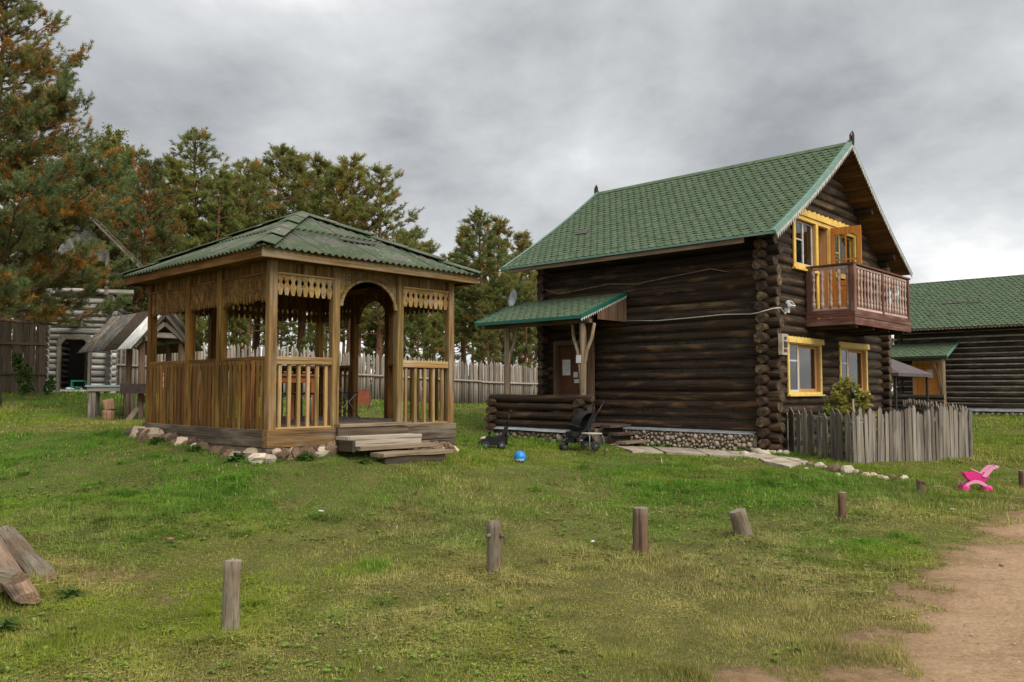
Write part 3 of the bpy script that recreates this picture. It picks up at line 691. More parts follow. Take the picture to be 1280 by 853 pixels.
# upper window and balcony door under one yellow frame
uw = MB(); b0_, b1_ = GB - .03, GB
for a0, a1 in ((1.17, 1.28), (2.38, 2.51), (3.12, 3.25), (4.75, 4.86)): uw.box(a0, a1, b0_, b1_, 3.14 if a0 in (2.38, 3.12) else 4.36, 5.60)
for a0, a1 in ((1.28, 2.38), (2.51, 3.12), (3.25, 4.75)): uw.box(a0, a1, b0_, b1_, 5.49, 5.60)
uw.box(1.28, 2.38, b0_, b1_, 4.36, 4.46); uw.box(3.25, 4.75, b0_, b1_, 4.36, 4.46); uw.box(1.12, 2.42, b0_ - .05, b1_, 4.31, 4.358)
uvs = []
for a0, a1, z0 in ((1.27, 2.40, 4.45), (3.24, 4.76, 4.45)): uv = MB(); uvs.append(uv); uv.box(a0, a0 + .02, b1_, .1, z0, 5.5); uv.box(a1 - .02, a1, b1_, .1, z0, 5.5); uv.box(a0 + .02, a1 - .02, b1_, .1, 5.48, 5.5)
uw = uw.build('window', 'yellow', house); [u_.build('reveal', 'sash', uw) for u_ in uvs]
mb = MB(); mb.box(2.50, 2.53, GB, .1, 3.15, 5.5); mb.box(3.10, 3.13, GB, .1, 3.15, 5.5); mb.box(2.53, 3.10, GB, .1, 5.47, 5.5); mb.build('door_lining', 'sash', uw)
pts = [(1.08, 0), (5.05, 0), (5.08, .06), (5.16, .10), (5.10, .15), (4.98, .13)]
for k in range(15):
    a_ = 4.9 - k * .255; pts += [(a_, .12), (a_ - .07, .155 + .02 * (k % 3 == 1)), (a_ - .16, .16)]
pts += [(1.1, .17), (1.02, .12), (1.05, .05)]
slab('cornice', pts, .035, 'yellow', uw, (0, GB - .031, 5.585), (1, 0, 0), (0, 0, 1))
sash(uw, 1.28, 2.38, 4.46, 5.49, -.04, 1.86, (5.05,), 'white_paint', .05)
sash(uw, 3.25, 4.75, 4.46, 5.49, -.04, 4.0, (5.0,), 'yellow', .05)
mb = MB(); mb.box(1.0, 4.9, .55, .57, 3.1, 5.55); mb.build('room_gloom_panel', 'room_gloom', uw)  # upper room's darkness, painted as one black panel
mb = MB(); n = 16; Vc = []
for i in range(n + 1):
    xx_ = 1.3 + 1.05 * i / n; yy_ = .03 + .015 * math.sin(i * 1.9); Vc += [(xx_, yy_, 4.4), (xx_, yy_, 5.5), (xx_, yy_ + .004, 4.4), (xx_, yy_ + .004, 5.5)]
mb.add(Vc, [(4 * i, 4 * i + 4, 4 * i + 5, 4 * i + 1) for i in range(n)] + [(4 * i + 2, 4 * i + 3, 4 * i + 7, 4 * i + 6) for i in range(n)]); mb.build('curtain', 'curtain', uw)
def panel_door(name, wdt, hgt, mat, parent, mw, glazed=True, label=None):
    """a leaf with stiles, rails and an arched glazed upper half, in its own x (width) z (height)"""
    mb = MB(); t = .045; s = .10
    mb.box(0, s, 0, t, 0, hgt, 0, mw); mb.box(wdt - s, wdt, 0, t, 0, hgt, 0, mw)
    for z0, z1 in ((0, .18), (hgt * .40, hgt * .40 + .12), (hgt - .17, hgt)): mb.box(s, wdt - s, 0, t, z0, z1, 0, mw)
    if not glazed: mb.box(s, wdt - s, .012, t - .012, hgt * .40 + .12, hgt - .17, 0, mw)
    mb.box(s, wdt - s, .012, t - .012, .18, hgt * .40, 0, mw); mb.box(s + .07, wdt - s - .07, .003, t - .003, .25, hgt * .40 - .07, 0, mw)
    if glazed:
        mb.box(wdt / 2 - .02, wdt / 2 + .02, .005, t - .005, hgt * .40 + .12, hgt - .17, 0, mw); zq = hgt * .40 + .12 + (hgt * .6 - .29) * .45; mb.box(s, wdt - s, .008, t - .008, zq - .02, zq + .02, 0, mw)
    o = mb.build(name, mat, parent)
    if glazed: g = MB(); g.box(s, wdt - s, t * .45, t * .55, hgt * .40 + .12, hgt - .17, 0, mw); g.build('pane', 'glass', o)
    h = MB(); h.tube([mw @ Vector((wdt - .05, -.04, hgt * .46)), mw @ Vector((wdt - .13, -.04, hgt * .46))], .009); h.tube([mw @ Vector((wdt - .05, -.04, hgt * .46)), mw @ Vector((wdt - .05, 0, hgt * .46))], .009); h.build('handle', 'chrome', o)
    return o
rot = Matrix.Translation((3.14, GB - .06, 3.16)) @ Matrix.Rotation(R(-84), 4, 'Z'); panel_door('balcony_door', .70, 2.34, 'door_orange', house, rot)
rot = Matrix.Translation((2.56, .0, 3.16)) @ Matrix.Rotation(R(48), 4, 'Z'); panel_door('inner_door', .62, 2.3, 'door_orange', house, rot, glazed=False)

# balcony
BL, BR, BN, BT, BZ = 1.787, 5.434, 1.202, 4.42, 3.04
bal = MB()
for k in range(9): bal.box(BL + .03, BR - .03, -BN + .03 + k * .13, -BN + .15 + k * .13, BZ + .09, BZ + .125)
bal = bal.build('balcony', 'balcony', house)
for k in range(4):
    a_ = BL + .3 + k * (BR - BL - .6) / 3; log('joist', (a_, .1, BZ + .01), (a_, -BN + .06, BZ + .01), .075, bal)
for zz, h in ((BZ + .085, .165), (BZ + .262, .165)):
    bar('fascia_board', (BL - .02, -BN, zz), (BR + .02, -BN, zz), .035, h, 'balcony', bal)
    for a_ in (BL, BR): bar('fascia_board', (a_, -BN + .02, zz), (a_, -.12, zz), .035, h, 'balcony', bal)
FZ = BZ + .345
PST = [(BL + .04, -BN + .04, .13), (BR - .04, -BN + .04, .11), ((BL + BR) / 2 + .02, -BN + .04, .09), (BL + .04, -.19, .12), (BR - .04, -.19, .11)]
for a_, b_, w_ in PST: bar('post', (a_, b_, FZ - .05), (a_, b_, BT - .04), w_, w_, 'balcony', bal, up=(0, 1, 0), c=.01)
bar('handrail', (BL - .06, -BN + .04, BT - .02), (BR + .06, -BN + .04, BT - .02), .14, .045, 'balcony', bal)
for a_ in (BL + .04, BR - .04): bar('handrail', (a_, -BN + .11, BT - .02), (a_, -.12, BT - .02), .12, .045, 'balcony', bal)
BH = BT - .12 - FZ - .06
def turned(h, r): return [(r * .9, 0), (r * .9, h * .14), (r * .55, h * .17), (r * .95, h * .22), (r * .6, h * .30), (r * .45, h * .42), (r * .95, h * .50), (r * .45, h * .58), (r * .6, h * .70), (r * .95, h * .78), (r * .55, h * .83), (r * .9, h * .86), (r * .9, h)]
V_, F_ = lathe(turned(BH, .036), 8); TURN = mesh(V_, F_, 'baluster', smooth=True); V_, F_ = lathe(turned(BH, .048), 8); TURNB = mesh(V_, F_, 'baluster', smooth=True)
mids = (BL + BR) / 2 + .02
for s0, s1 in ((BL + .12, mids - .06), (mids + .06, BR - .10)):
    bar('lower_rail', (s0, -BN + .04, FZ + .03), (s1, -BN + .04, FZ + .03), .05, .055, 'baluster', bal); bar('upper_rail', (s0, -BN + .04, BT - .085), (s1, -BN + .04, BT - .085), .05, .055, 'baluster', bal)
    for k in range(9): obj('baluster', TURN, bal, Matrix.Translation((s0 + .06 + (s1 - s0 - .12) * k / 8, -BN + .04, FZ + .057)))
for a_ in (BL + .04, BR - .04):
    bar('lower_rail', (a_, -BN + .12, FZ + .03), (a_, -.26, FZ + .03), .05, .055, 'baluster', bal); bar('upper_rail', (a_, -BN + .12, BT - .085), (a_, -.26, BT - .085), .05, .055, 'baluster', bal)
    for k in range(5): obj('baluster', TURNB, bal, Matrix.Translation((a_, -BN + .14 + (BN - .42) * k / 4, FZ + .057)))

# plinth of field stones
def stone_wall(name, parent, f, u0, u1, z0, z1, rmin=.045, rmax=.10, n=150, mat=('stone', 'stone_pale')):
    mb = MB(); used = []; geo = [rock_mesh('stone', k + 50, .8, 6, 4) for k in range(5)]
    geo = [([tuple(v.co) for v in g.vertices], [tuple(p.vertices) for p in g.polygons]) for g in geo]; tries = 0
    while tries < 6000 and len(used) < n:
        tries += 1; r = random.uniform(rmin, rmax) * (1 if tries < 1500 else .65); u = random.uniform(u0, u1); zz = random.uniform(z0 + r * .3, z1 - r * .7)
        if any((u - a_) ** 2 + (zz - b_) ** 2 < ((r + c_) * .82) ** 2 for a_, b_, c_ in used): continue
        used.append((u, zz, r)); V_, F_ = random.choice(geo)
        mw = Matrix.Translation(f(u, zz)) @ Matrix.Rotation(random.uniform(0, 6.3), 4, random.choice('XYZ')) @ Matrix.Scale(r * 1.05, 4)
        mb.add(V_, F_, 0 if random.random() < .6 else 1, mw)
    return tag(mb.build(name, mat, parent, smooth=True), kind='stuff')
mb = MB(); mb.box(-.20, .12, .16, 3.75, .05, .66); pl = mb.build('plinth', 'mortar', house)
stone_wall('plinth_stones', pl, lambda u, z_: Vector((-.22 - (.69 - z_) * .16, u, z_)), .2, 3.72, .18, .67, .035, .085, n=330)
bar('flashing', (-.15, .2, .69), (-.15, 3.85, .70), .25, .02, 'zinc', house, up=(-.18, 0, 1), wob=.006)
for k in range(6): rock('foot_stone', (-.28 + random.uniform(-.1, .1), .12 - k * .12, .30), random.uniform(.07, .13), 'stone_pale', pl)
mb = MB(); mb.box(.1, Wd, -.05, .1, .05, .40); mb.box(Wd - .1, Wd + .1, .1, Ln_, .05, .5); mb.box(.1, Wd - .1, Ln_ - .1, Ln_ + .1, .05, .4); mb.box(-.1, .1, 3.7, Ln_, .05, .7); mb.build('footing', 'mortar', house)

# entrance door in the side wall
mb = MB(); mb.box(-.155, -.10, 4.62, 4.73, .78, 2.86); mb.box(-.155, -.10, 5.69, 5.80, .78, 2.86); mb.box(-.155, -.10, 4.73, 5.69, 2.74, 2.86)
for b_ in (4.72, 5.68): mb.box(-.10, .10, b_, b_ + .02, .8, 2.74)
dr = mb.build('door_frame', 'post_brown', house)
rot = Matrix.Translation((-.06, 5.68, .82)) @ Matrix.Rotation(R(-90), 4, 'Z'); dl = panel_door('door', .96, 1.92, 'door_brown', house, rot, glazed=False)
for b_, z0, h, w_ in ((5.30, 1.98, .40, .26), (5.06, 1.92, .14, .14), (5.02, 1.78, .10, .16)):
    mb = MB(); mb.box(-.068, -.064, b_, b_ + w_, z0, z0 + h); mb.build('notice', 'paper', dl)
mb = MB(); mb.box(.3, .32, 4.5, 5.9, .7, 2.9); mb.build('room_gloom_panel', 'room_gloom', dr)  # panel coloured black for the shade behind the entrance

# porch
PA, PB0, PB1 = -1.70, 3.45, 6.42
po = MB()
for k in range(9): po.box(PA + .1 + k * .165, PA + .255 + k * .165, PB0 + .1, PB1 - .05, .76, .80)
po = po.build('porch', 'deck', house)
for k in range(4): log('log', (PA, PB0 - .02 - (.1 if k == 3 else random.uniform(0, .08)), .80 + k * .20), (PA, PB1 + .12, .80 + k * .20), .097, po)
for k in range(4): log('log', (PA - .26 - random.uniform(0, .04), PB1 - .05, .70 + k * .20), (-.14, PB1 - .05, .70 + k * .20), .096, po)
for k in range(4): log('log', (PA - .26 - random.uniform(0, .05), PB0 + .15, .70 + k * .20), (PA + .30, PB0 + .15, .70 + k * .20), .098, po)
mb = MB(); mb.box(PA - .02, PA + .15, PB0 + .1, PB1 + .05, .15, .68); mb.box(PA, -.2, PB1 - .1, PB1 + .06, .15, .64); mb.box(PA + .15, -.1, PB0 + .1, PB1 - .1, .15, .72); pp = mb.build('porch_plinth', 'mortar', house)
stone_wall('plinth_stones', pp, lambda u, z_: Vector((PA - .05, u, z_)), PB0 + .1, PB1 + .05, .33, .62, .06, .12, 60)
bar('flashing', (PA - .09, 3.95, .665), (PA - .09, PB1 - .02, .685), .16, .012, 'zinc', house, up=(-.5, 0, 1), wob=.008)
for a0, b_, z1 in ((-1.62, 6.06, 3.14), (-1.62, 3.68, 3.14)):
    pst = log('post', (a0, b_, 1.42), (a0, b_, z1), .075, po, 'post_branch', 'post_branch', n=10, jit=.06, bend=.03)
    for sg in ((1,) if b_ > 5 else (1, -1)):                # natural forked branches as braces
        pts = [(a0 - .02, b_ - sg * .02, 1.55), (a0 - .03, b_ - sg * .05, 2.1), (a0 - .02, b_ - sg * .13, 2.5), (a0, b_ - sg * .26, 2.78), (a0, b_ - sg * (.34 if sg > 0 else .30), 3.12)]
        tube('brace', pts, [.05, .048, .045, .04, .035], 'post_branch', po, 8)
bar('post_sign', (-1.705, 3.74, 2.22), (-1.705, 3.74, 2.40), .14, .01, 'paper', po, up=(1, 0, 0))
bar('door_post', (-.22, 4.52, .8), (-.22, 4.52, 3.6), .16, .10, 'post_brown', po, up=(1, 0, 0))
bar('beam', (-1.62, 3.45, 3.185), (-1.62, 6.8, 3.185), .12, .10, 'post_brown', po)
CZ0, CZ1, CA0, CA1, CB0, CB1 = 3.27, 3.95, -1.93, -.13, 3.48, 6.87
def can_curve(d):
    Lc = math.hypot(CA1 - CA0, CZ1 - CZ0)
    if d is None: return Lc
    t = d / Lc; return CA1 + (CA0 - CA1) * t, CZ1 + (CZ0 - CZ1) * t, (CA0 - CA1) / Lc, (CZ0 - CZ1) / Lc
cn = Vector((-(CZ1 - CZ0), 0, CA1 - CA0)).normalized()
mb = MB()
for k in range(11):
    t0 = (k + .03) / 11; t1 = (k + .97) / 11; A0 = Vector((CA1 + (CA0 - CA1) * t0, 0, CZ1 + (CZ0 - CZ1) * t0)); A1 = Vector((CA1 + (CA0 - CA1) * t1, 0, CZ1 + (CZ0 - CZ1) * t1)); c_ = (A0 + A1) / 2 - cn * .03
    mb.bar((c_.x, CB0, c_.z), (c_.x, CB1, c_.z), (A1 - A0).length, .025, up=cn)
can = mb.build('porch_roof', 'soffit', house)
mb = MB(); mb.add([(CA0, CB0, CZ0), (CA0, CB1, CZ0), (CA1, CB1, CZ1), (CA1, CB0, CZ1), (CA0, CB0, CZ0 - .012), (CA0, CB1, CZ0 - .012), (CA1, CB1, CZ1 - .012), (CA1, CB0, CZ1 - .012)], [(0, 1, 2, 3), (7, 6, 5, 4), (0, 4, 5, 1), (1, 5, 6, 2), (2, 6, 7, 3), (3, 7, 4, 0)]); mb.build('roof_underlay', 'shingle_dark', can)
shingle_roof(can, can_curve, CB0, CB1, -1, False, None, 200)
bar('drip_edge', (CA0 - .01, CB0, CZ0 - .02), (CA0 - .01, CB1, CZ0 - .02), .02, .08, 'teal_deep', can)
for b_ in (CB0 - .01, CB1 + .01): bar('verge_trim', (CA0 - .02, b_, CZ0 - .005), (CA1, b_, CZ1 - .005), .02, .10, 'teal_deep', can, up=cn)
mb = MB(); t = .02
while t < .98:
    x = CA0 + (CA1 - CA0) * t; zq = CZ0 + (CZ1 - CZ0) * t - .055; sl = (CZ1 - CZ0) / (CA1 - CA0); wv = .034
    pts = [(-wv, 0), (-wv, -.035), (-wv * .4, -.05), (0, -.08), (wv * .4, -.05), (wv, -.035), (wv, 0)]; n = len(pts)
    Vv = [(x + a_, CB0 - .004, zq + b_ + sl * a_) for a_, b_ in pts] + [(x + a_, CB0 + .012, zq + b_ + sl * a_) for a_, b_ in pts]
    mb.add(Vv, [tuple(range(n)), tuple(range(2 * n - 1, n - 1, -1))] + [(i, n + i, n + (i + 1) % n, (i + 1) % n) for i in range(n)]); t += .045
tag(mb.build('lace_trim', 'lace', can), kind='stuff')
for k in range(8):                                         # boards closing the canopy's end
    a_ = -.2 - k * .145; top = CZ0 + (CZ1 - CZ0) * (a_ - CA0) / (CA1 - CA0) - .05
    if top - 3.24 > .06: bar('end_board', (a_, CB0 + .03, 3.24), (a_, CB0 + .03, top), .135, .02, 'post_brown', can, up=(0, 1, 0))
for k, (z_, a_, dpt) in enumerate(((.42, -1.05, .62), (.60, -.98, .60), (.77, -.92, .60))):   # steps up to the porch
    bar('step', (-1.25, 2.90 + k * .22, z_), (-.42, 2.90 + k * .22, z_), .28, .06, 'deck' if k else 'step_worn', po)
    bar('step_riser', (-1.2, 2.98 + k * .22, z_ - .10), (-.46, 2.98 + k * .22, z_ - .10), .03, .14, 'plank_dark', po)

# fittings on the house: separate things
FRH = FR[0].copy()
def house_thing(name, local, label, cat):
    p = FRH @ Vector(local); o = thing(name, p, HA, label, cat); FR[0] = FRH; return o
t = house_thing('satellite_dish', (-.35, Ln_ + .62, 3.7), 'round white satellite dish at the left corner of the log house', 'satellite dish')
mb = MB(); V_, F_ = lathe([(.001, 0), (.08, .008), (.16, .03), (.235, .065), (.24, .07), (.232, .072), (.15, .04), (.07, .018), (.001, .012)], 20)
mwD = Matrix.Translation((-.45, Ln_ + .75, 4.02)) @ Matrix.Rotation(R(158), 4, 'Z') @ Matrix.Rotation(R(82), 4, 'Y')
mb.add(V_, F_, 0, mwD).build('reflector', 'zinc', t, smooth=True)
mb = MB(); mb.tube([(-.1, Ln_ + .3, 3.7), (-.38, Ln_ + .68, 3.7), (-.42, Ln_ + .73, 4.0)], .018); mb.build('bracket', 'tube_grey', t)
mb = MB(); mb.tube([mwD @ Vector((0, -.2, .05)), mwD @ Vector((0, -.06, .30))], .008); mb.box(-.03, .03, -.08, -.02, .28, .34, 0, mwD); mb.build('feed_arm', 'tube_grey', t)
t = house_thing('floodlight', (.18, -.40, 3.30), 'small white floodlight on the log corner below the balcony', 'lamp')
mb = MB(); mwF = Matrix.Translation((.22, -.46, 3.42)) @ Matrix.Rotation(R(-35), 4, 'X'); mb.box(-.11, .11, -.03, .03, -.07, .07, 0, mwF); mb.build('housing', 'white', t)
mb = MB(); mb.box(-.09, .09, -.034, -.031, -.05, .05, 0, mwF); mb.build('lens', 'glass', t); mb = MB(); mb.box(.18, .26, -.42, -.34, 3.24, 3.34); mb.box(.20, .24, -.44, -.40, 3.3, 3.40); mb.build('bracket', 'white', t)
t = house_thing('meter_box', (.02, -.36, 2.34), 'grey meter box nailed to the log house corner beside yellow window', 'electrical box')
mb = MB(); mb.box(-.13, .15, -.42, -.33, 2.34, 2.78); mb.build('case', 'concrete', t)
mb = MB(); mb.box(-.05, .07, -.445, -.42, 2.5, 2.62); mb.box(-.06, .08, -.43, -.42, 2.40, 2.46); mb.box(-.03, .05, -.435, -.42, 2.66, 2.72); mb.build('dial', 'plank_dark', t)
pts = [(-.15, 3.55, 3.27), (-.16, 2.6, 3.22), (-.16, 1.7, 3.235), (-.15, .9, 3.26), (-.15, .3, 3.23), (-.36, .02, 3.22), (-.30, -.30, 3.30), (-.05, -.36, 3.33), (.08, -.40, 3.20), (.18, -.38, 3.28)]
tag(tube('power_cable', pts, .012, 'cable'), 'white cable running along the dark side wall to the floodlight', 'cable')
pts = [(-.45, 6.75, 3.86), (-.2, 6.35, 4.22), (-.2, 6.1, 4.25), (-.19, 5.6, 4.08), (-.17, 5.0, 4.12), (-.16, 4.0, 4.20), (-.16, 3.2, 4.13), (-.15, 2.2, 4.22), (-.15, 1.2, 4.30), (-.14, .75, 4.18)]
tag(tube('power_cable', pts, .013, 'eave_board'), 'sagging brown cable strung above the porch roof on dark logs', 'cable')
FR[0] = Matrix.Identity(4)

# ------------------------------------------------------------------ the summerhouse
gaz = thing('summerhouse', (GX, GY, .6), GA, 'open wooden summerhouse with carved valances and green corrugated hip roof', 'gazebo')
GW, GL, FLZ, RLZ, BMZ = 3.36, 3.86, 1.10, 2.075, 3.42
fx = [0.005, 1.05, 2.265, GW]; ly = [0, 1.41, 2.43, GL]; ry = [0, 1.62, 2.68, GL]; bx_ = [0, 1.1, 2.25, GW]
# base beams in two courses
for z0, h, o in ((.925, .25, 0), (.74, .115, .012)):
    for (p, q, m_) in (((-.09, -.03 + o), (1.10, -.03 + o), 'ochre_grey'), ((2.20, -.03 + o), (GW + .08, -.03 + o), 'base_beam'), ((-.02 + o, .03), (-.02 + o, GL + .09), 'base_beam'), ((GW - o, .03), (GW - o, GL + .05), 'base_beam'), ((.05, GL - o), (GW - .08, GL - o), 'base_beam')):
        bar('base_beam', (*p, z0), (*q, z0), .13, h - .004, m_ if o == 0 else 'base_beam', gaz, wob=.003)
fl = MB(); fl.box(.08, GW - .08, .09, GL - .09, 1.0, 1.045); fl = fl.build('floor', 'deck', gaz)
nb = 27
for k in range(nb): bar('floor_board', (.075 + (k + .5) * (GW - .15) / nb, .02, 1.075), (.075 + (k + .5) * (GW - .15) / nb, GL - .02, 1.075), (GW - .15) / nb - .006, .045, 'deck', fl, c=.004)
PW = .125
def gpost(x, y, m_='ochre'):
    bar('post', (x, y, .80 if (x, y) in ((0.005, 0),) else .99), (x, y, BMZ), PW, PW, m_, gaz, up=(0, 1, 0), c=.012, wob=.003)
for x in fx: gpost(x, 0, 'ochre_grey')
for y in ly[1:]: gpost(0, y)
for y in ry[1:]: gpost(GW, y)
for x in bx_[1:3]: gpost(x, GL)
# wall plates
for p, q in (((-.08, 0), (GW + .08, 0)), ((-.08, GL), (GW + .08, GL))): bar('wall_plate', (*p, BMZ + .05), (*q, BMZ + .05), .13, .10, 'ochre', gaz)
for x in (0, GW): bar('wall_plate', (x, .07, BMZ + .049), (x, GL - .07, BMZ + .049), .12, .10, 'ochre', gaz)
def railing(p, q, nrm, n, style, m_, mb_):
    """one bay between two posts: rail, sill and its upright boards"""
    p = Vector((*p, 0)); q = Vector((*q, 0)); d = (q - p).normalized(); a = p + d * PW / 2; b = q - d * PW / 2; ln = (b - a).length; nv = Vector((*nrm, 0))
    Z = lambda v, z: (v.x, v.y, z)
    rl = bar('rail', Z(a, RLZ - .025), Z(b, RLZ - .025), .10, .05, m_, gaz)
    bar('rail_batten', Z(a + nv * .03, RLZ - .08), Z(b + nv * .03, RLZ - .08), .04, .06, m_, gaz)
    for k in range(n):
        c = a + d * ln * (k + .5) / n
        if style == 'open': bar('baluster', Z(c, 1.05), Z(c, RLZ - .06), .052, .045, mb_, gaz, up=nrm + (0,), wob=.002)
        else: bar('wall_board', Z(c + nv * .045, 1.045 + random.uniform(-.008, .004)), Z(c + nv * .045, RLZ - .052), ln / n * random.uniform(.64, .74), .018, mb_, gaz, up=nrm + (0,), wob=.003)
    if style == 'open': bar('sill', Z(a, 1.062), Z(b, 1.062), .09, .03, m_, gaz)
def diamond(wd, h, tip=True):
    a = wd / 2 - .002
    return [(-a * .45, 0), (a * .45, 0), (a * .78, h * .20), (a, h * .34), (a * .99, h * .44), (a * .50, h * .58), (a * .48, h * .64), (a, h * .80), (a, h), (-a, h), (-a, h * .80), (-a * .48, h * .64), (-a * .50, h * .58), (-a * .99, h * .44), (-a, h * .34), (-a * .78, h * .20)]
def valance(p, q, nrm, n, style, m_, zt=3.245, h=.30, mu='ochre'):
    p = Vector((*p, 0)); q = Vector((*q, 0)); d = (q - p).normalized(); a = p + d * PW / 2; b = q - d * PW / 2; ln = (b - a).length; nv = Vector((*nrm, 0)); Z = lambda v, z: Vector((v.x, v.y, z))
    xa = Vector((0, 0, 1)).cross(nv)
    if xa.dot(d) < 0: pass
    for k in range(n):
        c = a + d * ln * (k + .5) / n; wd = ln / n
        if style == 'diamond': o = slab('valance_board', diamond(wd, h), .02, m_, gaz, Z(c + nv * .015, zt - h), xa, (0, 0, 1))
        else:
            tp = random.uniform(.02, .05); pts = [(-wd * .12, -tp), (wd * .12, -tp), (wd * .47, random.uniform(.01, .05)), (wd * .47, h), (-wd * .47, h), (-wd * .47, random.uniform(.01, .05))]
            o = slab('valance_board', pts, .018, m_, gaz, Z(c + nv * .02, zt - h), xa, (0, 0, 1))
    bar('valance_batten', Z(a + nv * .045, zt + .005), Z(b + nv * .045, zt + .005), .03, .028, m_, gaz)
    kk = max(4, int(ln / .12))
    for k in range(kk):
        c = a + d * ln * (k + .5) / kk; bar('frieze_board', Z(c + nv * .005, zt + .005), Z(c + nv * .005, BMZ), ln / kk - .004, .018, mu, gaz, up=nrm + (0,))
F_N, L_N, R_N, B_N = (0, -1), (-1, 0), (1, 0), (0, 1)
for i in (0, 2):
    railing((fx[i], 0), (fx[i + 1], 0), F_N, 6 if i == 0 else 5, 'open', 'ochre_pale', 'ochre_pale'); valance((fx[i], 0), (fx[i + 1], 0), F_N, 9, 'diamond', 'ochre_pale', mu='ochre_grey')
for i in range(3): railing((0, ly[i]), (0, ly[i + 1]), L_N, (10, 7, 10)[i], 'closed', 'ochre', 'ochre'); valance((0, ly[i]), (0, ly[i + 1]), L_N, (15, 11, 15)[i], 'straight', 'ochre', h=.36)
for i in (0, 2): railing((GW, ry[i]), (GW, ry[i + 1]), R_N, (9, 7)[i // 2], 'open', 'ochre', 'ochre'); valance((GW, ry[i]), (GW, ry[i + 1]), R_N, (12, 9)[i // 2], 'diamond', 'ochre')
for i in range(3): railing((bx_[i], GL), (bx_[i + 1], GL), B_N, 7, 'open', 'ochre', 'ochre'); valance((bx_[i], GL), (bx_[i + 1], GL), B_N, 9, 'diamond', 'ochre')
def arch(p, q, nrm, m_, zs=2.86, ztop=3.30):
    p = Vector((*p, 0)); q = Vector((*q, 0)); d = (q - p).normalized(); ln = (q - p).length - PW; nv = Vector((*nrm, 0)); xa = Vector((0, 0, 1)).cross(nv); n = 18
    kk = 10; c0 = (p + q) / 2
    f = lambda x: zs + (ztop - zs) * math.sqrt(max(0, 1 - (2 * x / (ln)) ** 2))
    for k in range(kk):                                     # upright boards cut to the arch
        x0, x1 = -ln / 2 + ln * k / kk + .002, -ln / 2 + ln * (k + 1) / kk - .002
        pts = [(x0, f(x0)), ((x0 * 2 + x1) / 3, f((x0 * 2 + x1) / 3)), ((x0 + 2 * x1) / 3, f((x0 + 2 * x1) / 3)), (x1, f(x1)), (x1, BMZ), (x0, BMZ)]
        slab('arch_board', pts, .02, m_, gaz, (c0.x + nv.x * .0, c0.y + nv.y * .0, 0), xa, (0, 0, 1))
    pts = []
    for i in range(n + 1): t = math.pi * i / n; pts.append((ln / 2 * math.cos(t), zs + (ztop - zs) * math.sin(t)))
    pts = pts + [(x * .90, zs + (z_ - zs) * .92 - .0) for x, z_ in pts[::-1]]
    slab('arch_trim', pts, .03, m_, gaz, (c0.x + nv.x * .022, c0.y + nv.y * .022, 0), xa, (0, 0, 1))
arch((fx[1], 0), (fx[2], 0), F_N, 'ochre_grey'); arch((GW, ry[1]), (GW, ry[2]), R_N, 'ochre')
# steps
bar('step', (1.03, -.10, 1.075), (2.30, -.10, 1.075), .20, .05, 'step_worn', gaz); bar('step_riser', (1.02, -.16, .985), (2.33, -.16, .975), .04, .125, 'base_beam', gaz)
bar('step', (.98, -.33, .905), (2.36, -.33, .895), .30, .05, 'step_pale', gaz); bar('step_riser', (1.0, -.475, .86), (2.34, -.475, .85), .035, .15, 'step_pale', gaz)
bar('step_stringer', (.98, -.28, .80), (.98, -.62, .80), .05, .16, 'plank_dark', gaz); bar('step', (1.05, -.60, .765), (2.5, -.58, .755), .16, .06, 'step_worn', gaz)
bar('step', (1.22, -.84, .675), (2.58, -.80, .665), .30, .055, 'step_worn', gaz, wob=.01); bar('step_riser', (1.28, -.93, .58), (2.45, -.90, .57), .05, .13, 'plank_dark', gaz)
# rough stone footing
gft = MB(); gft.box(.02, GW - .05, .05, GL - .05, .2, .70); gft = gft.build('footing', 'stone_earth', gaz)
def ring(p, q, n, out, r0, r1, dz=0, mats=('stone_earth', 'stone_earth', 'stone_earth', 'stone_earth', 'stone')):
    for k in range(n):
        t = (k + random.uniform(.2, .8)) / n; x = p[0] + (q[0] - p[0]) * t + out[0] * random.uniform(0, .14); y = p[1] + (q[1] - p[1]) * t + out[1] * random.uniform(0, .14); w_ = FR[0] @ Vector((x, y, 0)); r = random.uniform(r0, r1)
        rock('foot_stone', (x, y, g1(w_.x, w_.y) + r * random.uniform(.05, .55) + dz), r * 1.2, random.choice(mats), gft, rough=.26)
ring((0, -.03), (.95, -.03), 12, (0, -1), .06, .13); ring((0, -.03), (.95, -.03), 8, (0, -1), .05, .09, .1); ring((2.35, -.03), (GW, 0), 9, (0, -1), .07, .14); ring((2.35, 0), (GW, 0), 6, (0, -1), .06, .11, .14)
ring((-.05, .1), (-.05, GL), 26, (-1, 0), .06, .15); ring((-.1, 3.2), (-.1, GL + .25), 6, (-1, 0), .11, .18); ring((GW, 0), (GW, GL), 16, (1, 0), .07, .14)
for x, y, r, m_ in ((-.22, -.12, .13, 'stone_pale'), (-.12, -.22, .10, 'stone_pale'), (.78, -.16, .12, 'stone_pale'), (.93, -.14, .17, 'stone_earth'), (.70, -.2, .09, 'stone_pale'), (2.95, -.14, .17, 'stone_earth'), (3.3, -.1, .16, 'stone_earth'), (.3, -.12, .15, 'stone_earth'), (.55, -.1, .17, 'stone_earth'), (.05, -.14, .12, 'stone_earth')):
    w_ = FR[0] @ Vector((x, y, 0)); rock('foot_stone', (x, y, g1(w_.x, w_.y) + r * .45), r, m_, gft, rough=.24)
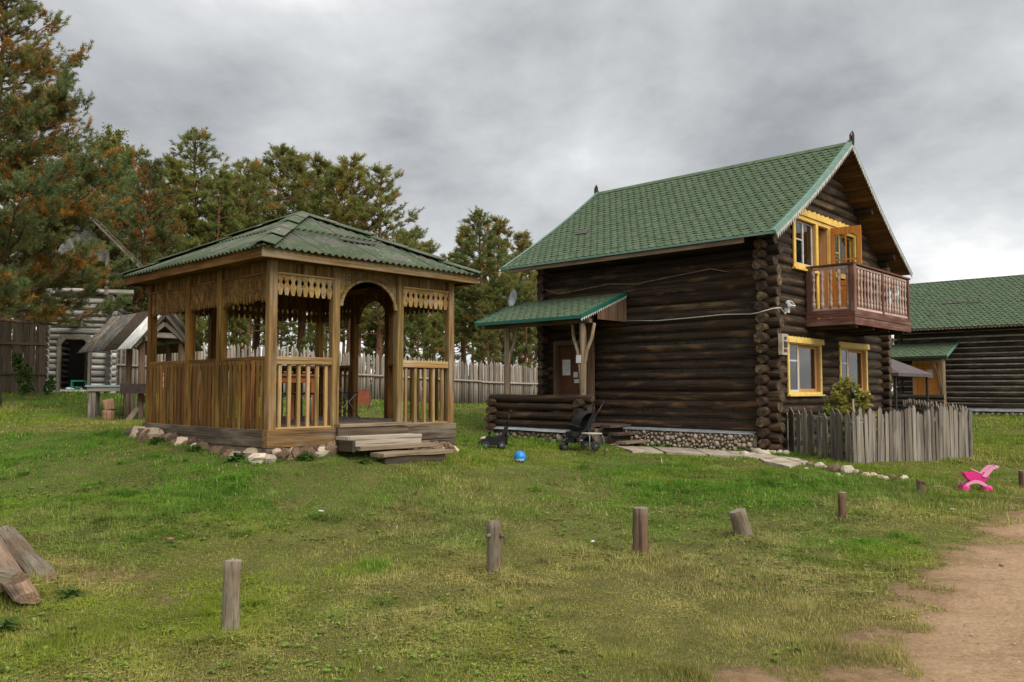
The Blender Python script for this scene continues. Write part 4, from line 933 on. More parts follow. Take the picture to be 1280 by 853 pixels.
# roof: corrugated sheets on four hips
OG = .33; EZ = 3.545; AZ = 4.56; cx, cy = GW / 2, GL / 2; hx, hy = GW / 2 + OG, GL / 2 + OG
rf = MB()
for sx, sy in ((1, 1), (1, -1), (-1, 1), (-1, -1)): rf.bar((cx + sx * (hx - .06), cy + sy * (hy - .06), EZ - .01), (cx + sx * .03, cy + sy * .03, AZ - .06), .06, .09)
for t in (-.5, 0, .5):
    for s in (-1, 1): rf.bar((cx + t * hx, cy + s * (hy - .05), EZ - .02), (cx + t * hx, cy + s * hy * (1 - (1 - abs(t))), EZ + (AZ - EZ) * (1 - abs(t)) - .07), .05, .08); rf.bar((cx + s * (hx - .05), cy + t * hy, EZ - .02), (cx + s * hx * abs(t), cy + t * hy, EZ + (AZ - EZ) * (1 - abs(t)) - .07), .05, .08)
rf = rf.build('roof', 'ochre', gaz)
# soffit boarding and fascia
for k in range(3):
    o = .05 + k * .11
    for y in (-OG + o, GL + OG - o): bar('soffit_board', (-OG + o - .04, y, 3.455), (GW + OG - o + .04, y, 3.455), .105, .02, 'ochre', rf)
    for x in (-OG + o, GW + OG - o): bar('soffit_board', (x, -OG + o + .06, 3.4535), (x, GL + OG - o - .06, 3.4535), .105, .02, 'ochre', rf)
for y, m_ in ((-OG + .0, 'ochre_grey'), (GL + OG, 'ochre')): bar('fascia', (-OG - .02, y, 3.482), (GW + OG + .02, y, 3.482), .035, .165, m_, rf, wob=.003)
for x in (-OG, GW + OG): bar('fascia', (x, -OG + .02, 3.481), (x, GL + OG - .02, 3.481), .035, .165, 'ochre', rf, wob=.003)
def hip_face(ux, uy, half, run):
    """one roof face; u along the eave, v up the slope, as single sheets"""
    U = Vector((ux, uy, 0)); Nn = Vector((-uy, ux, 0)) * -1        # outward
    rise = AZ - EZ; eo = .07                                       # sheets pass the fascia a little
    def pt(u, s, h):                                               # s: 0 at eave, 1 at apex
        c = Vector((cx, cy, EZ)) + U * u + Nn * (run * (1 - s)); nrm = (Nn * rise + Vector((0, 0, run))).normalized()
        return c + Vector((0, 0, rise * s)) + nrm * h
    wl_, amp = .115, .018
    nsh = 4; edges = np.linspace(-half - eo, half + eo, nsh + 1)
    for band, (s0, s1, lift) in enumerate(((-eo / run, .56, 0.0), (.50, 1.0, .022))):
        for a_, b_ in zip(edges[:-1], edges[1:]):
            us = np.arange(a_, b_ + 1e-6, wl_ / 6); Vv = []; Ff = []; cols = []
            for u in us:
                smax = min(s1, 1 - abs(u) / half)
                if smax <= s0 + .005: cols.append(None); continue
                h = .03 + lift + amp * math.sin(u / wl_ * 2 * math.pi); k0 = len(Vv)
                for t in (0, .5, 1): Vv.append(tuple(pt(u, s0 + (smax - s0) * t, h))); Vv.append(tuple(pt(u, s0 + (smax - s0) * t, h - .008)))
                cols.append(k0)
            for p, q in zip(cols[:-1], cols[1:]):
                if p is None or q is None: continue
                for r in (0, 2): Ff += [(p + r, q + r, q + r + 2, p + r + 2), (p + r + 1, p + r + 3, q + r + 3, q + r + 1)]
                Ff.append((p, p + 1, q + 1, q)); Ff.append((p + 4, q + 4, q + 5, p + 5))
            if Ff: obj('roof_sheet', mesh(Vv, Ff, 'corrugated_green', smooth=True), rf)
hip_face(1, 0, hx, hy); hip_face(-1, 0, hx, hy); hip_face(0, 1, hy, hx); hip_face(0, -1, hy, hx)
for sx, sy in ((1, 1), (1, -1), (-1, 1), (-1, -1)):               # lapped hip caps
    A = Vector((cx + sx * (hx + .05), cy + sy * (hy + .05), EZ + .035)); B = Vector((cx, cy, AZ + .085)); nc = 5; d = (B - A)
    for k in range(nc):
        p = A + d * (k / nc); q = A + d * ((k + 1.12) / nc if k < nc - 1 else 1.0); dd = (q - p).normalized(); sd_ = dd.cross(Vector((0, 0, 1))).normalized(); up = sd_.cross(dd); wv = .17; lf = .012 * (k % 2) + .004 * k
        sl = -.30
        pr = [p + up * (lf + .035), p + sd_ * wv + up * (lf + wv * sl + .035), q + sd_ * wv * .9 + up * (lf + wv * sl + .015), q + up * (lf + .015), q - sd_ * wv * .9 + up * (lf + wv * sl + .015), p - sd_ * wv + up * (lf + wv * sl + .035)]
        Vv = [tuple(v) for v in pr] + [tuple(v - up * .012) for v in pr]
        obj('hip_cap', mesh(Vv, [(0, 1, 2, 3), (0, 3, 4, 5), (6, 9, 8, 7), (6, 11, 10, 9)] + [(i, 6 + i, 6 + (i + 1) % 6, (i + 1) % 6) for i in range(6)], 'corrugated_green'), rf)
# a loose grey scrap lying on the front slope
FRG = FR[0].copy()
nr = Vector((0, -(AZ - EZ), hy)).normalized()
c = Vector((cx + .10, cy - hy * .62, EZ + (AZ - EZ) * .38)) + nr * .062; b_ = Vector((0, hy, AZ - EZ)).normalized()
slab('roof_scrap', [(-.32, -.05), (-.1, -.09), (.25, -.07), (.42, 0), (.3, .05), (0, .03), (-.3, .04)], .012, 'shingle_patch', rf, c, (1, 0, 0), b_)

# table and seats inside
def gthing(name, loc, rz, label, cat, group=None):
    p = FRG @ Vector(loc); o = thing(name, p, GA + rz, label, cat, group); return o
FZG = 1.10
def table(name, loc, lx, ly_, h, label):
    t = gthing(name, (*loc, FZG), 0, label, 'table'); n = 5
    for k in range(n): bar('table_board', (-lx / 2, -ly_ / 2 + ly_ * (k + .5) / n, FZG + h), (lx / 2, -ly_ / 2 + ly_ * (k + .5) / n, FZG + h), ly_ / n - .006, .035, 'table_orange', t)
    for s in (-1, 1):
        bar('apron', (-lx / 2 + .06, s * (ly_ / 2 - .07), FZG + h - .07), (lx / 2 - .06, s * (ly_ / 2 - .07), FZG + h - .07), .025, .10, 'table_orange', t)
        for q in (-1, 1): bar('leg', (q * (lx / 2 - .09), s * (ly_ / 2 - .09), FZG), (q * (lx / 2 - .09), s * (ly_ / 2 - .09), FZG + h - .02), .075, .075, 'table_orange', t, up=(0, 1, 0))
table('wooden_table', (1.22, 1.75), .98, .8, .74, 'orange-brown wooden table inside the summerhouse')
def stool(loc, rz, label, fz=None, world=False, top='black_plastic', legm='tube_grey', grp='metal stools in the summerhouse', h=.46, w_=.32):
    t = gthing('stool', (*loc, FZG), rz, label, 'stool', grp) if not world else thing('stool', loc, rz, label, 'stool')
    z0 = FZG if not world else loc[2]; c = w_ / 2
    mb = MB(); V_, F_ = prism([(x * 1, y * 1) for x, y in rect(w_, w_, .05)], .028, [(0, .96, .96, 0, 0), (.3, 1, 1, 0, 0), (.75, 1, 1, 0, 0), (1, .95, .95, 0, 0)]); mb.add(V_, F_, 0, Matrix.Translation((0, 0, z0 + h - .028))); mb.build('seat', top, t)
    for s in (-1, 1):
        for q in (-1, 1): tube('leg', [(s * c * .78, q * c * .78, z0 + h - .03), (s * c * .98, q * c * .98, z0 + h - .09), (s * c * 1.08, q * c * 1.08, z0)], .011, legm, t)
    return t
stool((1.35, 1.0), .1, 'dark metal stool beside the orange table, seen through front balusters')
stool((.95, .85), -.2, 'dark metal stool left of the other stools by the orange table')
def chair(loc, rz, label):
    t = gthing('folding_chair', (*loc, FZG), rz, label, 'chair'); z0 = FZG
    mb = MB(); mb.box(-.2, .2, -.2, .2, z0 + .44, z0 + .465); mb.build('seat', 'black_fabric', t); mb = MB(); mb.box(-.19, .19, .19, .21, z0 + .66, z0 + .88); mb.build('backrest', 'black_fabric', t)
    for s in (-1, 1):
        tube('frame', [(s * .21, -.22, z0), (s * .21, .2, z0 + .6), (s * .21, .22, z0 + .9)], .012, 'tube_grey', t); tube('leg', [(s * .19, .26, z0), (s * .19, -.18, z0 + .45)], .012, 'tube_grey', t)
chair((2.72, 2.1), 1.3, 'folding chair with crossed metal legs behind the right front balusters')
t = gthing('steel_bench', (2.45, 3.3, FZG), 0, 'narrow grey metal bench by the back railing of the summerhouse', 'bench')
mb = MB(); mb.box(-.45, .45, -.14, .14, FZG + .44, FZG + .46); mb.build('seat', 'tube_grey', t)
for q in (-1, 1): tube('leg', [(q * .40, -.12, FZG), (q * .40, -.12, FZG + .44), (q * .40, .12, FZG + .44), (q * .40, .12, FZG)], .012, 'tube_grey', t)
FR[0] = Matrix.Identity(4)

# ------------------------------------------------------------------ fences
def picket_mesh(w_, t, h, mat, tip=.08, kind='flat', jag=0):
    if kind == 'pole':
        V_, F_ = prism([(x * random.uniform(.88, 1.1), y * random.uniform(.88, 1.1)) for x, y in ngon(7, w_ / 2)], h, [(0, 1.05, 1.05, 0, 0), (.5, 1, 1, random.uniform(-.012, .012), 0), (1 - tip / h, .93, .93, 0, 0), (1, .18, .18, random.uniform(-.01, .01), 0)])
        return mesh(V_, F_, mat, smooth=[True] * (len(F_) - 2) + [False] * 2)
    a = w_ / 2; b = t / 2; lx = random.uniform(-.3, .3) * a
    V_ = [(-a, -b, 0), (a, -b, 0), (a, b, 0), (-a, b, 0), (-a, -b, h - tip), (a, -b, h - tip * random.uniform(.7, 1)), (a, b, h - tip), (-a, b, h - tip), (lx, -b, h), (lx, b, h)]
    return mesh(V_, [(3, 2, 1, 0), (0, 1, 5, 8, 4), (2, 3, 7, 9, 6), (1, 2, 6, 9, 8, 5), (3, 0, 4, 8, 9, 7)], mat)
def fence(name, pts, label, h, sp, w_, mats, kind, rails, railside=-1, tip=.08, hj=.05, gap=.0, rail_mat=None, t=.022):
    """pickets along a ground line; rails behind or before them"""
    P = [Vector((p[0], p[1], 0)) for p in pts]; f = thing(name, (*P[0].xy, g1(*P[0].xy)), 0, label, 'fence', 'fences of upright wooden pickets'); FR[0] = Matrix.Identity(4)
    lib = [picket_mesh(w_ * random.uniform(.82, 1.15), t, 1.0 * h, random.choice(mats), tip, kind) for k in range(12)]
    for a, b in zip(P[:-1], P[1:]):
        d = b - a; Ls = d.length; d.normalize(); ang = math.atan2(d.y, d.x); n = max(1, int(Ls / sp)); nv = Vector((d.y, -d.x, 0)) * railside
        for k in range(n):
            c = a + d * (Ls * (k + .5 + random.uniform(-.1, .1)) / n); s = 1 + random.uniform(-hj, hj)
            mw = Matrix.Translation((c.x, c.y, g1(c.x, c.y) - .06)) @ Matrix.Rotation(ang, 4, 'Z') @ Matrix.Rotation(random.gauss(0, .012), 4, 'Y') @ Matrix.Rotation(random.gauss(0, .012), 4, 'X') @ Matrix.Diagonal((1, 1, s, 1))
            obj('picket', random.choice(lib), f, mw)
        for rz_ in rails:
            k = max(1, int(Ls / 3.5))
            for i in range(k):
                p = a + d * Ls * i / k + nv * (w_ * .5 + .03 if kind == 'pole' else t / 2 + .02); q = a + d * Ls * (i + 1) / k + nv * (w_ * .5 + .03 if kind == 'pole' else t / 2 + .02)
                if kind == 'pole': log('rail', (p.x, p.y, g1(p.x, p.y) + rz_), (q.x, q.y, g1(q.x, q.y) + rz_ + random.uniform(-.05, .05)), .045, f, rail_mat or mats[0], rail_mat or mats[0], n=7, rings=4)
                else: bar('rail', (p.x, p.y, g1(p.x, p.y) + rz_), (q.x, q.y, g1(q.x, q.y) + rz_), .035, .08, rail_mat or mats[0], f)
    return f
def wpx(px, Y): return ((px - 640) / FPX * Y, Y)
fence('palisade_fence', [wpx(105, 28.2), wpx(240, 29.6), wpx(450, 33), wpx(600, 37), wpx(676, 39.5), wpx(760, 43)], 'long grey palisade of pointed poles behind the summerhouse', 1.92, .128, .118, ['palisade', 'palisade', 'picket_grey'], 'pole', (1.0,), 1, tip=.14, hj=.06)
fence('plank_fence', [wpx(-70, 25), wpx(58, 26.6)], 'tall dark board fence left of the grey log barn', 2.45, .155, .178, ['plank_dark'], 'flat', (.6, 1.55), 1, tip=.03)
FA, FB, FC = Vector(hit(979, 564)), Vector(hit(1066, 581)), Vector(hit(1216, 574)); FD = Vector((*HP(Wd + .3, -.5), 0))
fence('picket_fence', [FA, FB], 'short fence of wide pointed grey boards at the log house corner', 1.02, .27, .20, ['picket_dark', 'picket_dark', 'picket_grey'], 'flat', (.25, .80), -1, tip=.13, hj=.05)
fence('picket_fence', [FB, FC], 'weathered fence of narrow uneven slats round the small garden, facing the lawn', 1.07, .098, .085, ['picket_grey', 'picket_grey', 'picket_dark'], 'flat', (.25, .80), -1, tip=.07, hj=.085)
fence('picket_fence', [FC, FD], 'dark pointed fence at the back of the small garden behind the pale slats', 1.08, .17, .13, ['picket_dark'], 'flat', (.3, .8), -1, tip=.11, hj=.03)
FR[0] = Matrix.Identity(4)

# ------------------------------------------------------------------ the second log house
H2 = (23.56, 30.59); L2, W2 = 8.8, 6.7; ZR2, ZE2 = 6.62, 4.20; DM2 = W2 / 2 + .8; K2 = (ZR2 - ZE2) / DM2
h2 = thing('log_house', (*H2, .5), HA, 'second dark log house with green roof at the right edge, behind the garden fence', 'house')
mb = MB(); mb.box(-.055, .055, 0, L2, .8, 4.55); mb.box(.06, W2 - .06, L2 - .06, L2 + .06, .8, 4.5); mb.box(.06, W2 - .06, -.06, .06, .8, 4.5); mb.box(W2 - .06, W2 + .06, 0, L2, .8, 4.55); w2 = mb.build('wall', 'chink_far', h2)
z = .95; k = 0
while z < 4.5:
    for s0, s1 in openings_segments(-.25, L2 + .25, z, [(7.25, 8.2, .8, 2.75)]): log('log', (0, s0, z), (0, s1, z), .1115, w2, 'log_far', 'log_end', n=8, rings=4)
    log('log', (-.25, L2, z - .11), (W2 + .25, L2, z - .11), .105, w2, 'log_far', 'log_end', n=8, rings=3); log('log', (-.25, 0, z - .11), (W2 + .25, 0, z - .11), .105, w2, 'log_far', 'log_end', n=8, rings=3); z += .23
for bb in (.06, L2 + .06): h0 = (ZR2 - .15 - 4.4) / K2; slab('gable', [(-h0, 0), (h0, 0), (0, ZR2 - .15 - 4.4)], .12, 'log_far', h2, (W2 / 2, bb, 4.4), (1, 0, 0), (0, 0, 1))
mb = MB(); mb.box(-.12, .1, -.1, L2 + .1, .2, .70); mb.build('plinth', 'mortar', h2)
stone_wall('plinth_stones', h2, lambda u, z_: Vector((-.13, u, z_)), 0, L2, .42, .72, .07, .12, 90)
bar('flashing', (-.15, -.1, .775), (-.15, 6.2, .775), .22, .03, 'zinc', h2, up=(-.4, 0, 1))
rf2 = MB(); rf2.bar((W2 / 2, -.6, ZR2 - .12), (W2 / 2, L2 + .7, ZR2 - .12), .14, .14); rf2 = rf2.build('roof', 'soffit', h2)
def rc2(s):
    q = math.hypot(1, K2)
    def f(d):
        if d is None: return DM2
        return W2 / 2 + s * d, ZR2 - K2 * d, s / q, -K2 / q
    return f
for s in (-1, 1):
    x1 = W2 / 2 + s * DM2; mb = MB(); nr = Vector((s * K2, 0, 1)).normalized()
    A = [(W2 / 2, -.65, ZR2), (W2 / 2, L2 + .75, ZR2), (x1, L2 + .75, ZE2), (x1, -.65, ZE2)]; mb.add(A + [tuple(Vector(p) - nr * .05) for p in A], [(0, 1, 2, 3), (7, 6, 5, 4)] + [(i, 4 + i, 4 + (i + 1) % 4, (i + 1) % 4) for i in range(4)]); mb.build('roof_deck', 'shingle_dark', rf2)
shingle_roof(rf2, rc2(-1), -.65, L2 + .75, -1, False, None, 0, pitch=.15)
shingle_roof(rf2, rc2(1), -.65, L2 + .75, 1, False, None, 0, pitch=.15)
mb = MB(); b = -.6                                            # corrugated edge under the eave
while b < L2 + .7:
    mb.box(W2 / 2 - DM2 - .03, W2 / 2 - DM2 + .12, b, b + .07, ZE2 - .075, ZE2 - .03); b += .14
tag(mb.build('eave_edge', 'eave_board', rf2), kind='stuff')
bar('eave_board', (W2 / 2 - DM2 + .02, -.6, ZE2 - .02), (W2 / 2 - DM2 + .02, L2 + .7, ZE2 - .02), .03, .05, 'eave_board', rf2)
for bb in (-.66, L2 + .76): bar('verge_trim', (W2 / 2 - DM2, bb, ZE2 - .03), (W2 / 2, bb, ZR2 - .03), .03, .14, 'teal_trim', rf2); bar('verge_trim', (W2 / 2 + DM2, bb, ZE2 - .03), (W2 / 2, bb, ZR2 - .03), .03, .14, 'teal_trim', rf2)
for b_, d_, wq, hq in ((7.0, 2.15, .9, .10), (6.1, 2.2, .7, .12), (7.6, 3.1, .35, .14), (4.2, 2.3, .4, .12), (6.9, 3.0, .3, .10)):   # worn dark patches
    x, zq, tx, tz = rc2(-1)(d_); n = 11; slab('roof_patch', [(wq / 2 * math.cos(i * 6.283 / n) * random.uniform(.7, 1.2), hq / 2 * math.sin(i * 6.283 / n) * random.uniform(.6, 1.3)) for i in range(n)], .008, 'shingle_patch', rf2, (x - .02, b_, zq + .04), (0, -1, 0), (-tx, 0, -tz))
# its porch and door
q0, q1, qa0, qa1, qz0, qz1 = 6.45, 9.5, -1.85, -.1, 2.98, 3.62
mb = MB(); A = [(qa0, q0, qz0), (qa0, q1, qz0), (qa1, q1, qz1), (qa1, q0, qz1)]; mb.add(A + [(x, y, z_ - .06) for x, y, z_ in A], [(3, 2, 1, 0), (4, 5, 6, 7)] + [(i, (i + 1) % 4, 4 + (i + 1) % 4, 4 + i) for i in range(4)]); pr2 = mb.build('porch_roof', 'shingle_dark', h2)
def cc2(d):
    Lc = math.hypot(qa1 - qa0, qz1 - qz0)
    if d is None: return Lc
    t = d / Lc; return qa1 + (qa0 - qa1) * t, qz1 + (qz0 - qz1) * t, (qa0 - qa1) / Lc, (qz0 - qz1) / Lc
shingle_roof(pr2, cc2, q0, q1, -1, False, None, 0, pitch=.15)
for b_ in (q0 - .01, q1 + .01): bar('verge_trim', (qa0, b_, qz0 - .01), (qa1, b_, qz1 - .01), .03, .12, 'teal_trim', pr2)
bar('beam', (qa0 + .2, q0 + .05, qz0 - .08), (qa0 + .2, q1 - .1, qz0 - .08), .1, .12, 'post_brown', h2)
for b_ in (6.65, 9.2): log('post', (qa0 + .2, b_, .6), (qa0 + .2, b_, qz0 - .1), .08, h2, 'post_branch', 'post_branch', n=8)
tube('brace', [(qa0 + .2, 6.72, 1.2), (qa0 + .2, 6.85, 2.2), (qa0 + .2, 7.05, qz0 - .1)], .05, 'post_brown', h2)
for k in range(4): log('log', (qa0 + .1, 6.6, .75 + k * .19), (qa0 + .1, 9.3, .75 + k * .19), .095, h2, 'log_far', 'ochre_pale', n=8, rings=3)
mb = MB(); mb.box(-.16, -.08, 7.15, 7.26, .8, 2.86); mb.box(-.16, -.08, 8.19, 8.30, .8, 2.86); mb.box(-.16, -.08, 7.26, 8.19, 2.75, 2.86); mb.build('door_frame', 'sash', h2)
d2 = panel_door('door', .93, 1.93, 'door_orange', h2, Matrix.Translation((-.125, 8.19, .82)) @ Matrix.Rotation(R(-90), 4, 'Z'), glazed=False)
mb = MB(); mb.box(-.134, -.129, 7.50, 7.72, 2.12, 2.48); mb.build('notice', 'paper', d2)
mb = MB(); mb.box(.3, .32, 7.0, 8.4, .7, 2.9); mb.build('room_gloom_panel', 'room_gloom', h2)  # same painted shade panel behind the second house's door
FR[0] = Matrix.Identity(4)

# ------------------------------------------------------------------ small garden pavilion between the houses
pv0 = (11.5, 25.0); pvs = 3.0
pv = thing('garden_pavilion', (*pv0, g1(*pv0)), HA, 'small dark metal pavilion with brown pyramid roof between the houses', 'pavilion')
for a_, b_ in ((0, 0), (pvs, 0), (0, pvs), (pvs, pvs)):
    w_ = FR[0] @ Vector((a_, b_, 0)); bar('post', (a_, b_, g1(w_.x, w_.y) - .05), (a_, b_, 2.12), .07, .07, 'pavilion_metal', pv, up=(0, 1, 0))
for p, q in (((0, 0), (pvs, 0)), ((pvs, 0), (pvs, pvs)), ((pvs, pvs), (0, pvs)), ((0, pvs), (0, 0))): bar('beam', (*p, 2.10), (*q, 2.10), .05, .06, 'pavilion_metal', pv)
for k in range(4):
    cs = [(-.15, -.15), (pvs + .15, -.15), (pvs + .15, pvs + .15), (-.15, pvs + .15)]; a_, b_ = cs[k], cs[(k + 1) % 4]; ap = (pvs / 2, pvs / 2, 2.98)
    V_ = [(*a_, 2.12), (*b_, 2.12), ap, (*a_, 2.02), (*b_, 2.02), (ap[0], ap[1], ap[2] - .02)]; obj('roof_panel', mesh(V_, [(0, 1, 2), (0, 3, 4, 1), (5, 4, 3)], 'pavilion_cloth'), pv)
FR[0] = Matrix.Identity(4)

# ------------------------------------------------------------------ grey log barn at the left
B0 = wpx(58, 27.0); BZ0 = 1.46
barn = thing('log_barn', (*B0, BZ0), .30, 'small weathered grey log barn with open doorway under the big pine', 'barn')
BWd, BDp = 1.86, 3.0; OPB = [(.42, 1.24, 1.62, 3.28)]
bw_ = slab_with_holes('wall', 'x', 0, .10, 0, BWd, BZ0 - .05, 4.7, OPB, 'log_grey_end', barn)
mb = MB(); mb.box(-.05, .05, .05, BDp, BZ0, 4.7); mb.box(BWd - .05, BWd + .05, .05, BDp, BZ0, 4.7); mb.box(.05, BWd - .05, BDp - .05, BDp + .05, BZ0, 4.7); mb.box(.05, BWd - .05, .06, BDp - .06, BZ0, 1.6); mb.build('side_walls', 'log_grey_end', barn)
z = BZ0 + .08
while z < 4.65:
    for s0, s1 in openings_segments(-.22, BWd + .22, z, OPB): log('log', (s0, 0, z), (s1, 0, z), random.uniform(.09, .106), bw_, 'log_grey', 'log_grey_end', n=9, rings=5)
    for x in (0, BWd): log('log', (x, -.24, z + .10), (x, BDp + .2, z + .10), .1, bw_, 'log_grey', 'log_grey_end', n=8, rings=3)
    z += .2
for x0, x1 in ((.32, .43), (1.23, 1.34)): bar('jamb', ((x0 + x1) / 2, -.10, 1.55), ((x0 + x1) / 2, -.10, 3.2), .12, .06, 'picket_grey', barn, up=(0, -1, 0))
slab('lintel', [(.28, 3.05), (.40, 3.05), (.58, 3.27), (1.08, 3.27), (1.26, 3.05), (1.38, 3.05), (1.28, 3.40), (.38, 3.40)], .06, 'picket_grey', barn, (0, -.08, 0), (1, 0, 0), (0, 0, 1))
log('sill_log', (.25, -.16, 1.50), (1.75, -.16, 1.50), .07, barn, 'picket_grey', 'post_top', n=8)
log('ridge_stub', (.88, -.42, 3.82), (.88, .1, 3.82), .15, barn, 'log_grey', 'log_grey_end', n=12)
mb = MB(); AP = (BWd / 2, 7.6); EV = 5.9
for s in (-1, 1):
    mb.bar((BWd / 2, -.7, AP[1]), (BWd / 2 + s * 2.0, -.7, EV - .35), .05, .14)
brf = mb.build('barge_boards', 'picket_grey', barn)
for s in (-1, 1):
    for k in range(12):
        t0 = (k + .5) / 12; x = BWd / 2 + s * 2.0 * t0; zq = AP[1] + (EV - .35 - AP[1]) * t0 + .06; bar('roof_board', (x, -.75, zq), (x, BDp + .3, zq), .21, .025, 'plank_dark', barn, up=Vector((s * .8, 0, 1)))
for x in (.15, BWd - .12): bar('loft_post', (x, -.15, 4.75), (x, -.15, 6.2), .12, .12, 'log_grey', barn, up=(0, 1, 0))
log('loft_beam', (-.7, -.1, 4.85), (BWd + .7, -.1, 4.85), .09, barn, 'log_grey', 'log_grey_end', n=8); bar('loft_tie', (-.5, -.2, 5.45), (BWd + .5, -.2, 5.45), .08, .12, 'plank_dark', barn)
slab('gable', [(-.9, 0), (.9, 0), (0, 1.5)], .04, 'log_grey', barn, (BWd / 2, .06, 5.9), (1, 0, 0), (0, 0, 1))
FRB = FR[0].copy()
def bthing(name, loc, rz, label, cat): p = FRB @ Vector(loc); return thing(name, p, rz, label, cat)
t = bthing('toy_truck', (.92, .35, 1.6), .2, 'turquoise plastic toy inside the grey barn doorway', 'toy'); zt = 1.6
mb = MB(); mb.box(-.24, .24, -.10, .10, zt + .05, zt + .12); mb.box(-.24, -.20, -.1, .1, zt + .12, zt + .30); mb.box(.20, .24, -.1, .1, zt + .12, zt + .34); mb.box(-.24, .24, -.1, -.07, zt + .28, zt + .33); mb.box(-.24, .24, .07, .1, zt + .28, zt + .33); mb.build('body', 'green_plastic', t)
for x in (-.14, .14):
    for y in (-.11, .11): V_, F_ = lathe([(.05, -.02), (.055, 0), (.05, .02)], 10); mb = MB(); mb.add(V_, F_, 0, Matrix.Translation((x, y, zt + .055)) @ Matrix.Rotation(R(90), 4, 'X')); mb.build('wheel', 'black_plastic', t)
for k, (x, y, r, m_) in enumerate(((.62, .25, .09, 'white'), (.75, .18, .07, 'litter'), (1.15, .3, .10, 'plank_dark'), (1.02, .15, .06, 'white'), (1.2, .5, .13, 'red'))):
    FR[0] = FRB; o = rock('rag', (x, y, 1.6 + r * .5), r, m_, None); tag(o, ('white crumpled rag left of the turquoise toy in the barn', 'pale crumpled scrap beside the white rag in the barn', 'dark bundle right of the turquoise toy in the barn', 'small white scrap in front of the turquoise toy in the barn', 'red bundle behind the turquoise toy in the barn')[k], 'rag', 'rags in the barn')
FR[0] = Matrix.Identity(4)

# ------------------------------------------------------------------ barbecue shelter
S0 = wpx(205, 19.6); sb = g1(*S0)
sh = thing('barbecue_shelter', (*S0, sb), .80, 'open barbecue shelter with small corrugated gable roof beside the summerhouse', 'shelter')
SW, SD, SE, SA = .72, 3.0, 2.62, 3.48
for x in (-SW + .25, SW - .25):
    for y in (.15, .85): w_ = FR[0] @ Vector((x, y, 0)); log('post', (x, y, g1(w_.x, w_.y) - .05), (x, y, SE + .1), .075, sh, 'post_brown', 'post_brown', n=8, rings=4)
for y in (.0, SD): 
    for s in (-1, 1): bar('rafter', (s * SW, y, SE - .02), (0, y, SA - .05), .07, .13, 'picket_dark', sh)
    bar('tie_beam', (-SW * .66, y + .05, SE + .27), (SW * .66, y + .05, SE + .27), .06, .12, 'picket_dark', sh)
    for s in (-1, 1): bar('strut', (s * .55, y + .02, SE + .10), (0, y + .02, SE + .55), .05, .10, 'picket_dark', sh)
for x in (-SW + .25, SW - .25): bar('plate', (x, -.2, SE + .16), (x, SD + .15, SE + .16), .09, .10, 'picket_dark', sh)
for s in (-1, 1):
    nsl = 4; ys = np.linspace(-.22, SD + .25, nsl + 1)
    for k in range(nsl):
        us = np.arange(ys[k], ys[k + 1] + .02, .13 / 6); V_ = []; F_ = []; nr = Vector((s * (SA - SE), 0, SW)).normalized()
        for u in us:
            h = .05 + .02 * math.sin(u / .13 * 6.283) + .006 * (k % 2)
            for t in (-.12, 1.0): p = Vector((s * SW * (1 - t), u, SE + (SA - SE) * t)) + nr * h; V_.append(tuple(p)); V_.append(tuple(p - nr * .008))
        for i in range(len(us) - 1): o = 4 * i; F_ += [(o, o + 4, o + 6, o + 2), (o + 1, o + 3, o + 7, o + 5), (o, o + 1, o + 5, o + 4), (o + 2, o + 6, o + 7, o + 3)]
        obj('roof_sheet', mesh(V_, F_, 'corrugated_white' if (s < 0 and k == 0) else ('corrugated_grey', 'plank_dark', 'corrugated_grey', 'picket_dark')[k], smooth=True), sh)
FR[0] = Matrix.Identity(4)
tb = Vector(hit(138, 523)); t = thing('work_table', tb, .25, 'rough work table with pale blue top under the barbecue shelter', 'table')
for x in (-.42, .38): bar('leg', (x, .1, tb.z - .04), (x, .1, tb.z + .72), .16, .16, 'picket_dark', t, up=(0, 1, 0)); bar('leg', (x, .5, tb.z - .04), (x, .5, tb.z + .72), .12, .12, 'picket_dark', t, up=(0, 1, 0))
bar('apron', (-.52, .0, tb.z + .68), (1.0, .0, tb.z + .68), .05, .10, 'picket_dark', t); mb = MB(); mb.box(-.55, .32, -.06, .62, tb.z + .74, tb.z + .78); mb.build('table_top', 'tile_blue', t)
br = Vector(hit(172, 526)); t = thing('charcoal_grill', br, .2, 'black rusty charcoal grill on thin legs beside the summerhouse', 'grill')
mb = MB(); zt = br.z + .62; mb.box(-.36, .36, -.14, -.125, zt, zt + .22); mb.box(-.36, .36, .125, .14, zt, zt + .22); mb.box(-.36, -.345, -.125, .125, zt, zt + .22); mb.box(.345, .36, -.125, .125, zt, zt + .22); mb.box(-.345, .345, -.125, .125, zt + .01, zt + .025); mb.build('fire_box', 'rust', t)
for x in (-.33, .33):
    for y in (-.11, .11): tube('leg', [(x, y, zt + .02), (x * 1.08, y * 1.15, br.z - .02)], .012, 'rust', t)
FR[0] = Matrix.Identity(4)
p = Vector(hit(160, 526)); q = at(187, 492, p.y + .3); tag(bar('leaning_plank', p, q, .12, .05, 'post_old', None, up=(0, -1, 0)), 'grey plank leaning beside the charcoal grill', 'plank')
p = Vector(hit(135, 525)); t = thing('chopping_block', p, .3, 'upright orange-brown chopping block in front of the work table', 'wood block')
log('lower_block', (0, 0, p.z - .02), (0, 0, p.z + .22), .14, t, 'brick_stump', 'brick_stump', n=9, jit=.04, taper=.03); log('upper_block', (.03, 0, p.z + .215), (-.02, .03, p.z + .46), .13, t, 'brick_stump', 'step_worn', n=9, jit=.04, taper=.03)
FR[0] = Matrix.Identity(4)
